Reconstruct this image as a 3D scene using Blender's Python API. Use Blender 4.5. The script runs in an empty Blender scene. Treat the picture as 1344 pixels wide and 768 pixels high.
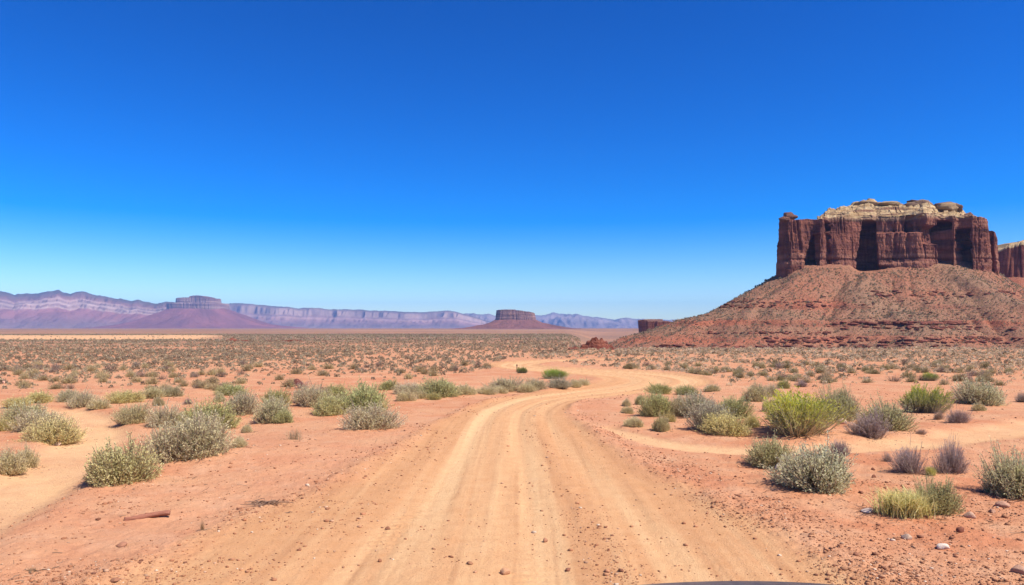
import bpy, math, random
import numpy as np

scene = bpy.context.scene
COL = scene.collection
rng = np.random.default_rng(11)
F = 1000.0           # focal length in photo pixels (1344 wide)
CX, HY = 672.0, 428.0
CAMZ = 2.2
PI = math.pi

# ------------------------------------------------------------------ noise
def _hash(ix, iy, iz, seed):
    h = (ix.astype(np.int64) * 374761393 + iy.astype(np.int64) * 668265263 + iz.astype(np.int64) * 2147483647 + seed * 974634941) & 0xFFFFFFFF
    h = ((h ^ (h >> 13)) * 1274126177) & 0xFFFFFFFF
    h = ((h ^ (h >> 16)) * 2246822519) & 0xFFFFFFFF
    h = h ^ (h >> 15)
    return (h & 0xFFFFFF) / float(0xFFFFFF) * 2 - 1

def vn2(x, y, seed=0):
    xf, yf = np.floor(x), np.floor(y)
    fx, fy = x - xf, y - yf
    ux = fx * fx * fx * (fx * (fx * 6 - 15) + 10); uy = fy * fy * fy * (fy * (fy * 6 - 15) + 10)
    z = np.zeros_like(xf)
    a = _hash(xf, yf, z, seed); b = _hash(xf + 1, yf, z, seed)
    c = _hash(xf, yf + 1, z, seed); d = _hash(xf + 1, yf + 1, z, seed)
    return (a + (b - a) * ux) * (1 - uy) + (c + (d - c) * ux) * uy

def vn3(x, y, z, seed=0):
    xf, yf, zf = np.floor(x), np.floor(y), np.floor(z)
    fx, fy, fz = x - xf, y - yf, z - zf
    s = lambda t: t * t * (3 - 2 * t)
    ux, uy, uz = s(fx), s(fy), s(fz)
    def lay(k):
        a = _hash(xf, yf, zf + k, seed); b = _hash(xf + 1, yf, zf + k, seed)
        c = _hash(xf, yf + 1, zf + k, seed); d = _hash(xf + 1, yf + 1, zf + k, seed)
        return (a + (b - a) * ux) * (1 - uy) + (c + (d - c) * ux) * uy
    l0, l1 = lay(0), lay(1)
    return l0 + (l1 - l0) * uz

def fbm2(x, y, octv=4, seed=0, gain=0.5, lac=2.03):
    x = np.asarray(x, float); y = np.asarray(y, float)
    r = 0; a = 1; n = 0
    for i in range(octv):
        r = r + a * vn2(x, y, seed + i * 17); n += a
        x = x * lac + 13.1; y = y * lac + 7.7; a *= gain
    return r / n

def fbm3(x, y, z, octv=4, seed=0, gain=0.5, lac=2.03):
    r = 0; a = 1; n = 0
    for i in range(octv):
        r = r + a * vn3(x, y, z, seed + i * 17); n += a
        x = x * lac + 13.1; y = y * lac + 7.7; z = z * lac + 3.3; a *= gain
    return r / n

def sstep(a, b, x):
    t = np.clip((x - a) / (b - a), 0, 1)
    return t * t * (3 - 2 * t)

def interp(x, pts):
    p = np.array(pts, float)
    return np.interp(x, p[:, 0], p[:, 1])

# ------------------------------------------------------------------ mesh helpers
def make_mesh(name, verts, faces, mat=None, smooth=True, colors=None, attrs=None):
    """faces: (N,k) array (k = 3 or 4) or list of such arrays"""
    me = bpy.data.meshes.new(name)
    verts = np.asarray(verts, np.float32)
    fl = faces if isinstance(faces, list) else [faces]
    fl = [np.asarray(f, np.int32) for f in fl if len(f)]
    me.vertices.add(len(verts)); me.vertices.foreach_set('co', verts.ravel())
    loops = np.concatenate([f.ravel() for f in fl])
    tot = np.concatenate([np.full(len(f), f.shape[1], np.int32) for f in fl])
    start = np.concatenate([[0], np.cumsum(tot)[:-1]]).astype(np.int32)
    me.loops.add(len(loops)); me.loops.foreach_set('vertex_index', loops)
    me.polygons.add(len(tot)); me.polygons.foreach_set('loop_start', start); me.polygons.foreach_set('loop_total', tot)
    if smooth:
        me.polygons.foreach_set('use_smooth', np.ones(len(tot), bool))
    def put(nm, c):
        c = np.asarray(c, np.float32)
        if c.shape[1] == 3:
            c = np.concatenate([c, np.ones((len(c), 1), np.float32)], 1)
        at = me.attributes.new(nm, 'FLOAT_COLOR', 'POINT')
        at.data.foreach_set('color', c.ravel())
    if colors is not None: put('col', colors)
    for k, v in (attrs or {}).items(): put(k, v)
    me.update(calc_edges=True); me.validate()
    if mat: me.materials.append(mat)
    return me

def link(name, me, parent=None, loc=(0, 0, 0)):
    o = bpy.data.objects.new(name, me); COL.objects.link(o); o.location = loc
    if parent is not None: o.parent = parent
    return o

def tag(o, label=None, cat=None, group=None, kind=None):
    if label: o['label'] = label
    if cat: o['category'] = cat
    if group: o['group'] = group
    if kind: o['kind'] = kind
    return o

def empty(name, loc=(0, 0, 0)):
    o = bpy.data.objects.new(name, None); COL.objects.link(o); o.location = loc
    o.empty_display_size = 0.2
    return o

def grid_faces(nr, nc, wrap=False):
    r = np.arange(nr - 1)[:, None]; c = np.arange(nc if wrap else nc - 1)[None, :]
    c2 = (c + 1) % nc
    a = r * nc + c; b = r * nc + c2; d = (r + 1) * nc + c; e = (r + 1) * nc + c2
    return np.stack([a, b, e, d], -1).reshape(-1, 4)

# ------------------------------------------------------------------ node helpers
def new_mat(name):
    m = bpy.data.materials.new(name); m.use_nodes = True
    nt = m.node_tree
    b = nt.nodes['Principled BSDF']
    b.inputs['Specular IOR Level'].default_value = 0.15
    b.inputs['Roughness'].default_value = 0.9
    return m, nt, b

class N:
    def __init__(s, nt): s.nt = nt
    def n(s, t, **kw):
        nd = s.nt.nodes.new(t)
        for k, v in kw.items(): setattr(nd, k, v)
        return nd
    def l(s, a, b): s.nt.links.new(a, b)
    def math(s, op, a, b=None, c=None, clamp=False):
        nd = s.n('ShaderNodeMath', operation=op); nd.use_clamp = clamp
        for i, v in enumerate((a, b, c)):
            if v is None: continue
            if isinstance(v, (int, float)): nd.inputs[i].default_value = v
            else: s.l(v, nd.inputs[i])
        return nd.outputs[0]
    def mix(s, f, a, b, blend='MIX'):
        nd = s.n('ShaderNodeMix', data_type='RGBA', blend_type=blend)
        for sock, v in ((nd.inputs[0], f), (nd.inputs[6], a), (nd.inputs[7], b)):
            if isinstance(v, (int, float)): sock.default_value = v
            elif isinstance(v, tuple): sock.default_value = (*v, 1.0)
            else: s.l(v, sock)
        return nd.outputs[2]
    def noise(s, vec, scale, detail=4, rough=0.55, dist=0.0):
        nd = s.n('ShaderNodeTexNoise'); nd.inputs['Scale'].default_value = scale
        nd.inputs['Detail'].default_value = detail; nd.inputs['Roughness'].default_value = rough
        nd.inputs['Distortion'].default_value = dist
        s.l(vec, nd.inputs['Vector']); return nd.outputs['Fac']
    def ramp(s, v, a, b, lo=0.0, hi=1.0):
        nd = s.n('ShaderNodeMapRange'); nd.inputs[1].default_value = a; nd.inputs[2].default_value = b
        nd.inputs[3].default_value = lo; nd.inputs[4].default_value = hi
        s.l(v, nd.inputs[0]); return nd.outputs[0]
    def obj(s): return s.n('ShaderNodeTexCoord').outputs['Object']
    def attr(s, name): return s.n('ShaderNodeAttribute', attribute_name=name)
    def map(s, vec, scale):
        nd = s.n('ShaderNodeMapping'); nd.inputs['Scale'].default_value = scale; s.l(vec, nd.inputs['Vector']); return nd.outputs[0]
    def bump(s, h, strength, dist, bsdf, normal=None):
        nd = s.n('ShaderNodeBump'); nd.inputs['Strength'].default_value = strength; nd.inputs['Distance'].default_value = dist
        s.l(h, nd.inputs['Height'])
        if normal is not None: s.l(normal, nd.inputs['Normal'])
        if bsdf is not None: s.l(nd.outputs[0], bsdf.inputs['Normal'])
        return nd.outputs[0]

# ------------------------------------------------------------------ terrain
def base_z(Y):
    Y = np.asarray(Y, float)
    z = -0.008 * 0.5 * ((Y - 45) + np.sqrt((Y - 45) ** 2 + 300)) + 0.0155
    z = z + 0.0058 * 0.5 * ((Y - 600) + np.sqrt((Y - 600) ** 2 + 20000))
    return z

def px_of(X, Y): return CX + F * X / np.maximum(Y, 0.5)

road_px = [(640, 830, 3.3), (650, 768, 3.12), (660, 690, 2.7), (664, 640, 2.3), (667, 600, 1.95), (668, 572, 1.7), (670, 553, 1.5), (680, 537, 1.3),
           (712, 524.5, 1.25), (757, 518, 1.45), (815, 511, 1.8), (848, 505, 2.1), (860, 499.5, 2.2), (844, 494.2, 2.2), (800, 490, 2.1),
           (742, 487, 1.8), (695, 483.5, 1.5), (674, 479.5, 1.45), (690, 475.8, 1.5), (728, 473.5, 1.3), (775, 472.2, 1.2), (850, 471.0, 1.2)]
ltrack_px = [(-900, 1500, .7), (-420, 960, .75), (-160, 740, .75), (-60, 688, .72), (0, 658, .70), (60, 624, .66), (104, 592, .62), (121, 567, .58), (111, 549, .55), (75, 540, .5), (30, 536.5, .45), (-40, 534, .4)]
rtrack_px = [(800, 562, .2), (880, 583, .38), (990, 592, .42), (1090, 589.5, .46), (1180, 582, .55), (1270, 573, .65), (1390, 557, .8), (1560, 536, 1.0), (1800, 520, 1.2)]

def flat_ground(px, py):
    p = max(py - HY, 0.5)
    Y = 2200.0 / p
    for _ in range(60):
        Y = (CAMZ - float(base_z(Y))) / p * 1000.0 * 0.5 + Y * 0.5
    return (px - CX) / F * Y, Y

def spline(pts, n=14):
    P = np.array([(*flat_ground(a, b), c) for a, b, c in pts])
    # Catmull-Rom
    E = np.vstack([2 * P[0] - P[1], P, 2 * P[-1] - P[-2]])
    out = []
    for i in range(1, len(E) - 2):
        for t in np.linspace(0, 1, n, endpoint=False):
            a, b, c, d = E[i - 1], E[i], E[i + 1], E[i + 2]
            out.append(0.5 * ((2 * b) + (-a + c) * t + (2 * a - 5 * b + 4 * c - d) * t * t + (-a + 3 * b - 3 * c + d) * t ** 3))
    out.append(E[-2])
    return np.array(out)

ROAD = spline([(*p,) for p in road_px]); LTR = spline(ltrack_px); RTR = spline(rtrack_px)
# the road runs on behind the camera
ROAD = np.vstack([[ROAD[0, 0] - 0.3, -45, 3.1], [ROAD[0, 0] - 0.1, -10, 3.1], [ROAD[0, 0], 2, 3.1], ROAD])
_seg = np.linalg.norm(np.diff(ROAD[:, :2], axis=0), axis=1)

def path_coords(path, X, Y, maxd=6.0):
    """signed offset c, half width w, arc length s of the nearest point of a path"""
    X = np.asarray(X, float).ravel(); Y = np.asarray(Y, float).ravel()
    c = np.full(len(X), 99.0); w = np.ones(len(X)); s = np.zeros(len(X))
    lo = path[:, :2].min(0) - maxd; hi = path[:, :2].max(0) + maxd
    idx = np.nonzero((X > lo[0]) & (X < hi[0]) & (Y > lo[1]) & (Y < hi[1]))[0]
    A = path[:-1, :2]; B = path[1:, :2]; D = B - A; L2 = (D ** 2).sum(1); L = np.sqrt(L2)
    S0 = np.concatenate([[0], np.cumsum(L)[:-1]])
    for k in range(0, len(idx), 20000):
        ii = idx[k:k + 20000]
        P = np.stack([X[ii], Y[ii]], 1)
        dx = P[:, None, 0] - A[None, :, 0]; dy = P[:, None, 1] - A[None, :, 1]
        t = np.clip((dx * D[:, 0] + dy * D[:, 1]) / L2, 0, 1)
        ex = dx - t * D[:, 0]; ey = dy - t * D[:, 1]
        q = ex * ex + ey * ey
        j = q.argmin(1); r = np.arange(len(ii))
        tt = t[r, j]
        sg = np.sign(D[j, 0] * ey[r, j] - D[j, 1] * ex[r, j])
        c[ii] = -sg * np.sqrt(q[r, j])          # positive to the right hand side of travel
        w[ii] = path[j, 2] * (1 - tt) + path[j + 1, 2] * tt
        s[ii] = S0[j] + tt * L[j]
    return c, w, s

def masks(X, Y):
    sh = np.shape(X)
    X = np.asarray(X, float).ravel(); Y = np.asarray(Y, float).ravel()
    rc, rw, rs = path_coords(ROAD, X, Y)
    lc, lw, _ = path_coords(LTR, X, Y, 3); tc, tw, _ = path_coords(RTR, X, Y, 3)
    wob = fbm2(X * 0.9, Y * 0.9, 3, 5) * 0.25
    road = 1 - sstep(0.86, 1.12, np.abs(rc) / rw + wob * 0.5)
    lt = 1 - sstep(0.55, 1.35, np.abs(lc) / lw + wob * 0.6)
    rt = 1 - sstep(0.5, 1.4, np.abs(tc) / tw + wob * 1.3)
    return dict(road=road.reshape(sh), lt=lt.reshape(sh), rt=rt.reshape(sh), rc=rc.reshape(sh), rw=rw.reshape(sh), rs=rs.reshape(sh), lc=lc.reshape(sh), lw=lw.reshape(sh), tc=tc.reshape(sh), tw=tw.reshape(sh))

def height(X, Y, M=None, fine=True):
    X = np.asarray(X, float); Y = np.asarray(Y, float)
    if M is None: M = masks(X, Y)
    z = base_z(Y)
    # behind a gentle crest the ground falls into a shallow valley below the butte
    a = X / np.maximum(Y, 1)
    z = z - 9.0 * sstep(76, 200, Y) * sstep(0.07, 0.12, a) * (1 - sstep(900, 2500, Y))
    off = 1 - np.maximum(M['road'], np.maximum(M['lt'], M['rt']))
    near = 1 - sstep(60, 140, Y)
    z = z + off * near * (0.07 * fbm2(X * 0.33, Y * 0.33, 3, 21) + 0.02)
    z = z + sstep(60, 200, Y) * 0.25 * fbm2(X * 0.02, Y * 0.02, 3, 23) * (1 - sstep(0.02, 0.1, a) * 0.6)
    z = z + 0.10 * np.exp(-((X + 4.6) / 1.5) ** 2 - ((Y - 12.6) / 1.6) ** 2)
    z = z + 0.07 * np.exp(-((X - 5.2) / 1.6) ** 2 - ((Y - 15.6) / 2.0) ** 2)
    # road: shallow wheel ruts and low shoulders of loose gravel
    u = M['rc'] / np.maximum(M['rw'], .1)
    rut = np.exp(-((u + 0.42) / 0.13) ** 2) + np.exp(-((u - 0.12) / 0.11) ** 2) + 0.8 * np.exp(-((u - 0.55) / 0.12) ** 2)
    z = z - 0.034 * rut * M['road']
    z = z + M['road'] * (1 - sstep(14, 30, Y)) * 0.007 * fbm2(M['rc'] * 7.0, M['rs'] * 0.22, 3, 33)
    # tyre tread and washboard where they survive
    tn = 1 - sstep(9, 14, Y)
    tr_u = np.exp(-((u + 0.42) / 0.055) ** 4) + np.exp(-((u - 0.10) / 0.055) ** 4)
    keep_ = np.clip(0.35 + 1.6 * fbm2(X * 0.9 + 5, Y * 0.5, 2, 35), 0, 1)
    z = z + M['road'] * tn * 0.006 * keep_ * tr_u * np.sign(np.sin(2 * PI * (M['rs'] / 0.15 + np.abs(np.abs(u + 0.16) - 0.26) * 5.0)))
    z = z + M['road'] * (1 - sstep(16, 28, Y)) * 0.005 * np.clip(fbm2(X * 0.4, Y * 0.3, 2, 37) * 2.5, 0, 1) * np.sin(2 * PI * M['rs'] / 0.55 + 2 * fbm2(X, Y, 2, 38))
    berm = np.exp(-((np.abs(u) - 1.05) / 0.10) ** 2)
    z = z + (0.045 * berm * (0.75 + 0.5 * fbm2(X * 2.2, Y * 2.2, 2, 31))) * (np.abs(M['rc']) < 6)
    z = z - 0.055 * M['lt'] - 0.04 * M['rt']
    z = z + (0.028 * (1 - sstep(12, 17, Y))) * np.exp(-((np.abs(M['lc']) / np.maximum(M['lw'], .1) - 1.45) / 0.35) ** 2) * (np.abs(M['lc']) < 3)
    if fine:
        f1 = 1 - sstep(25, 60, Y)
        z = z + f1 * 0.016 * fbm2(X * 2.6, Y * 2.6, 3, 41) * (0.35 + 0.65 * off)
        f2 = 1 - sstep(11, 24, Y)
        rough = 0.25 + 0.75 * off + 0.7 * sstep(0.2, .9, berm)
        z = z + f2 * 0.011 * fbm2(X * 9, Y * 9, 2, 43) * rough
        z = z + f2 * 0.006 * fbm2(X * 24, Y * 24, 2, 47) * rough
    return z

def ground_at(px, py):
    """where the view ray through a photo pixel meets the ground"""
    X, Y = flat_ground(px, py)
    for _ in range(6):
        zz = float(height(np.array([X]), np.array([Y]), fine=False)[0])
        Yn = (CAMZ - zz) * F / (py - HY)
        Y = 0.6 * Yn + 0.4 * Y; X = (px - CX) / F * Y
    return X, Y, float(height(np.array([X]), np.array([Y]))[0])

# ---- the ground grid
rows = [np.linspace(-45, 1, 26), np.linspace(1.6, 6.1, 26)]
p = np.arange(352, 20, -0.75)
tabY = np.concatenate([np.linspace(4, 60, 4000), np.linspace(60, 17000, 200000)])
tabP = (CAMZ - base_z(tabY)) / tabY * 1000
order = np.argsort(tabP)
yp = np.interp(p, tabP[order], tabY[order])
rows.append(yp)
yy = yp[-1]
far = []
while yy < 16500:
    yy *= 1.022; far.append(yy)
rows.append(np.array(far))
YR = np.concatenate(rows)
sd = np.linspace(-0.73, 0.73, 980)
so = 0.73 * np.exp(np.linspace(0, math.log(1.75 / 0.73), 46))[1:]
SC = np.concatenate([-so[::-1], sd, so])
WR = np.sqrt(YR ** 2 + 6.0 ** 2)
GX = WR[:, None] * SC[None, :]; GY = np.repeat(YR[:, None], len(SC), 1)
M = masks(GX, GY)
GZ = height(GX, GY, M)

u = M['rc'] / np.maximum(M['rw'], .1)
# pale compacted dust in the wheel lines, darker loose grit between: follows the road
cs = M['rc']; ss = M['rs']
lines = fbm2(cs * 2.6 + 0.25 * fbm2(ss * 0.15, ss * 0 + 3, 2, 61), ss * 0.035, 3, 63)
fine_l = fbm2(cs * 9.0, ss * 0.10, 2, 67)
wheel = np.exp(-((u + 0.42) / 0.16) ** 2) + 1.0 * np.exp(-((u - 0.10) / 0.18) ** 2) + 0.9 * np.exp(-((u - 0.58) / 0.10) ** 2)
dust = np.clip(0.62 * wheel + 0.75 * lines + 0.50 * fine_l + 0.10, 0, 1) * M['road']
grit = np.exp(-((u + 0.98) / 0.10) ** 2) * 0.9 + np.exp(-((u - 0.34) / 0.07) ** 2) * 0.75 + np.exp(-((u - 0.86) / 0.06) ** 2) * 0.6 + np.exp(-((u + 0.72) / .08) ** 2) * .35
grit = grit + 0.9 * np.clip(fbm2(cs * 13.0, ss * 0.12, 2, 69) * 2.2 - 0.55, 0, 1) * M['road']
grit = np.clip(grit * (0.65 + 1.0 * fbm2(cs * 6, ss * 1.2, 3, 71)), 0, 1) * (np.abs(M['rc']) < 5)
tr = np.maximum(M['lt'] * 0.92 * (0.85 + 0.4 * fbm2(GX * 1.3, GY * 1.3, 3, 74)), M['rt'] * 0.9 * (0.8 + 0.4 * fbm2(GX * 1.1, GY * 1.1, 3, 73)))
A1 = np.stack([M['road'], np.maximum(dust, tr), grit], -1).reshape(-1, 3)
# regional tone: red patches / sand flat / distant scrub cover
pxg = px_of(GX, GY)
pg = (CAMZ - GZ) / np.maximum(GY, 1) * 1000
sandn = fbm2(GX * 0.012, GY * 0.006, 3, 81)
sand = sstep(165, 190, GY + 14 * sandn) * (1 - sstep(400, 470, GY + 40 * sandn)) * (1 - sstep(-0.42, -0.36, GX / np.maximum(GY, 1) + 0.02 * sandn))
pale_strip = sstep(1250, 1400, GY) * (1 - sstep(1700, 1900, GY)) * 0.40 * sstep(-0.35, -0.15, GX / np.maximum(GY, 1))
sand = np.clip(np.maximum(sand, pale_strip * (0.6 + 0.8 * fbm2(GX * .004, GY * .002, 3, 85))), 0, 1)
cover = sstep(26, 230, GY) * (1 - sand) * (0.85 + 0.25 * fbm2(GX * 0.02, GY * 0.008, 3, 83) + 0.35 * fbm2(GX * 0.0012, GY * 0.0022, 3, 84) * sstep(300, 900, GY))
red = np.clip(0.5 + 0.9 * fbm2(GX * 0.22 / (1 + GY * .01), GY * 0.16 / (1 + GY * .01), 3, 87), 0, 1)
A2 = np.stack([red, sand, np.clip(cover, 0, 1)], -1).reshape(-1, 3)

def ground_material():
    m, nt, b = new_mat('desert_soil'); g = N(nt)
    P = g.obj(); a1 = g.attr('road'); a2 = g.attr('tone')
    s1 = g.n('ShaderNodeSeparateColor'); g.l(a1.outputs['Color'], s1.inputs[0])
    s2 = g.n('ShaderNodeSeparateColor'); g.l(a2.outputs['Color'], s2.inputs[0])
    n1 = g.noise(P, 0.7, 5, 0.6); n2 = g.noise(P, 5.0, 5, 0.6); n3 = g.noise(P, 38, 4, 0.65); n4 = g.noise(P, 150, 2, 0.6)
    soil = g.mix(g.ramp(s2.outputs[0], 0.1, 0.9), (0.54, 0.248, 0.128), (0.51, 0.198, 0.094))
    soil = g.mix(g.ramp(n1, 0.42, 0.66), soil, (0.58, 0.305, 0.160))
    rd = g.mix(g.ramp(n2, 0.3, 0.7), (0.56, 0.280, 0.120), (0.615, 0.332, 0.155))
    soil = g.mix(g.ramp(g.noise(P, 1.9, 6, 0.68), 0.50, 0.64, 0.0, 0.55), soil, (0.60, 0.335, 0.195))
    soil = g.mix(g.ramp(g.noise(P, 3.3, 6, 0.7), 0.56, 0.68, 0.0, 0.40), soil, (0.40, 0.165, 0.085))
    c = g.mix(s1.outputs[0], soil, rd)
    c = g.mix(g.math('MULTIPLY', s1.outputs[1], g.ramp(n2, 0.2, 0.6, 0.55, 1.0)), c, (0.72, 0.455, 0.225))
    c = g.mix(g.math('MULTIPLY', s1.outputs[2], 0.60), c, (0.43, 0.205, 0.090))
    c = g.mix(s2.outputs[1], c, (0.64, 0.37, 0.185))
    # far scrub cover seen too small to stand out as single plants
    mp = g.map(P, (0.32, 0.10, 1))
    sc = g.noise(mp, 1.0, 3, 0.7)
    c = g.mix(g.math('MULTIPLY', s2.outputs[2], g.ramp(sc, 0.40, 0.60, 0.75, 1.0)), c, (0.150, 0.108, 0.085))
    # fine mottling of the grit itself
    c = g.mix(g.ramp(n3, 0.35, 0.72, 0.22, 0.0), c, (0.30, 0.13, 0.07))
    c = g.mix(g.ramp(n4, 0.45, 0.75, 0.0, 0.22), c, (0.72, 0.47, 0.30))
    vo = g.n('ShaderNodeTexVoronoi'); vo.inputs['Scale'].default_value = 26; g.l(P, vo.inputs['Vector'])
    spn = g.math('MULTIPLY', g.ramp(vo.outputs['Distance'], 0.10, 0.17, 1, 0), g.ramp(g.noise(P, 2.2, 3, 0.6), 0.48, 0.66))
    c = g.mix(g.math('MULTIPLY', spn, g.ramp(s1.outputs[0], 0, 1, 0.55, 0.30)), c, (0.22, 0.095, 0.055))
    g.l(c, b.inputs['Base Color']); b.inputs['Roughness'].default_value = 0.95; b.inputs['Specular IOR Level'].default_value = 0.05
    h = g.math('ADD', g.math('MULTIPLY', n3, 0.7), g.math('MULTIPLY', n4, 0.35))
    h = g.math('ADD', h, g.math('MULTIPLY', spn, 0.35))
    g.bump(h, 0.8, 0.025, b)
    return m
MAT_SOIL = ground_material()

verts = np.stack([GX, GY, GZ], -1).reshape(-1, 3)
faces = grid_faces(len(YR), len(SC))
fr = A1[faces, 0].mean(1) > 0.5
flt = (M['lt'].ravel()[faces].mean(1) > 0.5) & ~fr
frt = (M['rt'].ravel()[faces].mean(1) > 0.5) & ~fr & ~flt
def sub_sheet(name, sel):
    f = faces[sel]; used, inv = np.unique(f, return_inverse=True)
    me = make_mesh(name, verts[used], inv.reshape(f.shape), MAT_SOIL, True, None, {'road': A1[used], 'tone': A2[used]})
    o = link(name, me); o['kind'] = 'structure'; return o
sub_sheet('ground', ~(fr | flt | frt))
sub_sheet('dirt_road', fr)
sub_sheet('winding_track', flt)
sub_sheet('cross_track', frt)
del verts, faces

# ------------------------------------------------------------------ rock materials
def rock_material(name, streak=0.5, bump=0.5, scale=1.0):
    m, nt, b = new_mat(name); g = N(nt)
    P = g.obj(); a = g.attr('col')
    n1 = g.noise(g.map(P, (0.9 * scale, 0.9 * scale, 0.10 * scale)), 1.0, 5, 0.62)
    n2 = g.noise(g.map(P, (0.12 * scale, 0.12 * scale, 1.4 * scale)), 1.0, 4, 0.6)
    n3 = g.noise(P, 2.2 * scale, 5, 0.65)
    c = g.mix(g.ramp(n1, 0.42, 0.62, 0, streak), a.outputs['Color'], (0.42, 0.36, 0.40), 'MULTIPLY')
    c = g.mix(g.ramp(n2, 0.5, 0.7, 0, 0.35), c, (1.35, 1.25, 1.2), 'MULTIPLY')
    c = g.mix(g.ramp(n3, 0.35, 0.6, 0.35, 0.0), c, (0.55, 0.5, 0.5), 'MULTIPLY')
    g.l(c, b.inputs['Base Color']); b.inputs['Specular IOR Level'].default_value = 0.05
    h = g.math('ADD', g.math('MULTIPLY', n1, 0.6), g.math('ADD', g.math('MULTIPLY', n3, 0.6), g.math('MULTIPLY', n2, 0.35)))
    g.bump(h, bump, 0.8 / scale, b)
    return m
MAT_CLIFF = rock_material('red_sandstone', 0.45, 0.9)
MAT_CAP = rock_material('pale_slickrock', 0.22, 1.0)
MAT_FARROCK = rock_material('far_sandstone', 0.30, 0.5, 0.08)
def talus_material():
    m, nt, b = new_mat('talus_soil'); g = N(nt)
    P = g.obj(); a = g.attr('col')
    n1 = g.noise(P, 0.10, 5, 0.65); n2 = g.noise(P, 0.9, 4, 0.65); n3 = g.noise(P, 3.0, 3, 0.6)
    c = g.mix(g.ramp(n2, 0.38, 0.56, 0.55, 0.0), a.outputs['Color'], (0.5, 0.42, 0.40), 'MULTIPLY')
    c = g.mix(g.ramp(n3, 0.55, 0.72, 0, 0.5), c, (1.35, 1.35, 1.35), 'MULTIPLY')
    c = g.mix(g.ramp(n1, 0.45, 0.65, 0, 0.45), c, (0.30, 0.17, 0.10))
    g.l(c, b.inputs['Base Color']); b.inputs['Specular IOR Level'].default_value = 0.05
    g.bump(g.math('ADD', n2, g.math('MULTIPLY', n3, 0.5)), 0.9, 0.9, b)
    return m
MAT_TALUS = talus_material()

def zpix(y, Y): return CAMZ + (HY - y) / 1000.0 * Y

# ------------------------------------------------------------------ great butte
DB = 470.0
front = [(1019.5, 9), (1021, 3), (1027, -2.0), (1034, -2.4), (1047, -0.6), (1051, 1.0), (1064, 0.4), (1067, -2.6), (1073, -3.6), (1080, -2.0), (1084, 0.6), (1092, -0.6), (1104, -1.0), (1117, 0.4),
         (1121, 2.0), (1134, 1.5), (1141, -1.2), (1150, -3.2), (1168, -5.8), (1184, -8.4), (1188, -9.2), (1204, -9.0), (1221, -7.0), (1225, -4.6), (1232, -4.8), (1236, -8.6), (1243, -7.6),
         (1247, -4.6), (1255, -5.4), (1258, -9.6), (1268, -9.6), (1280, -7.6), (1288, -4.4), (1293, -1.0), (1295.5, 4.5), (1304, 2.6), (1311, 3.6), (1314.5, 9)]
def cliff_top_y(px):
    return interp(px, [(1000, 288), (1026, 288), (1060, 287), (1076, 287), (1083, 284), (1130, 283.5), (1136, 281), (1180, 281), (1190, 279), (1222, 279), (1232, 283), (1256, 282), (1281, 286),
                       (1291, 289), (1293.5, 290), (1296, 303), (1302, 303), (1307, 306.5), (1311, 312), (1316, 320), (1330, 330)])
NF, NS = 860, 150
fp = np.array(front); tpx = np.linspace(fp[0, 0], fp[-1, 0], NF)
foff = np.interp(tpx, fp[:, 0], fp[:, 1])
foff = np.convolve(np.pad(foff, 4, mode='edge'), np.ones(9) / 9, 'valid')
fY = DB + foff; fX = (tpx - CX) / F * DB
DEPTH = 118.0
backL = np.stack([np.linspace(fX[0], fX[0] + 54, 60), np.linspace(fY[0], fY[0] + DEPTH, 60)], 1)
backR = np.stack([np.linspace(fX[-1] + 40, fX[-1], 60), np.linspace(fY[-1] + DEPTH, fY[-1], 60)], 1)
bk = np.stack([np.linspace(fX[0] + 54, fX[-1] + 40, 80), np.full(80, fY[0] + DEPTH)], 1)
loop = np.vstack([np.stack([fX, fY], 1), backR[::-1][1:], bk[::-1][1:], backL[::-1][1:-1]])
NP = len(loop)
d1 = np.roll(loop, -3, 0) - np.roll(loop, 3, 0)
nrm = np.stack([d1[:, 1], -d1[:, 0]], 1); nrm /= np.linalg.norm(nrm, axis=1)[:, None] + 1e-9
lpx = CX + loop[:, 0] / DB * F
isf = np.zeros(NP); isf[:NF] = 1
ztop = np.where(isf > 0, zpix(cliff_top_y(lpx), loop[:, 1]), zpix(285.0, DB) + 0.0)
# ease the side tops into the front tops
ztop[NF:NF + 59] = np.linspace(ztop[NF - 1], zpix(285, DB), 59)
ztop[-59:] = np.linspace(zpix(285, DB), ztop[0], 59)
ZB = zpix(352, DB) - 9.0
v = np.linspace(0, 1, NS)[:, None]
ztop = ztop + 0.5 * fbm2(loop[:, 0] * 0.4, loop[:, 1] * 0.4, 3, 201)
Z = ZB + (ztop[None, :] - ZB) * v
X = np.repeat(loop[None, :, 0], NS, 0); Yc = np.repeat(loop[None, :, 1], NS, 0)
PXm = np.repeat(lpx[None, :], NS, 0); FR = np.repeat(isf[None, :], NS, 0)
yp_ = HY - (Z - CAMZ) / DB * 1000          # photo row of each point
disp = 2.3 * fbm3(X * 0.075, Yc * 0.075, Z * 0.02, 4, 210, 0.5) + 0.9 * np.round(2.2 * fbm3(X * 0.13, Yc * 0.13, Z * 0.018, 2, 212))/2.2
crk = 1 - np.abs(fbm3(X * 0.17, Yc * 0.17, Z * 0.012, 3, 220)) * 3.2
disp -= 1.7 * np.clip(crk, 0, 1) ** 5 * np.clip(0.4 + 2.2 * fbm3(X * .05, Yc * .05, Z * .06, 2, 221), 0, 1.3)
crk2 = 1 - np.abs(fbm3(X * 0.42, Yc * 0.42, Z * 0.022, 3, 225)) * 3.0
disp -= 0.45 * np.clip(crk2, 0, 1) ** 4 * np.clip(0.5 + 2.5 * fbm3(X * .1, Yc * .1, Z * .1, 2, 226), 0, 1)
disp += 0.85 * fbm3(X * 0.4, Yc * 0.4, Z * 0.15, 4, 230, 0.62)
disp += 0.32 * fbm3(X * 0.06, Yc * 0.06, Z * 0.7, 3, 240)
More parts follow.
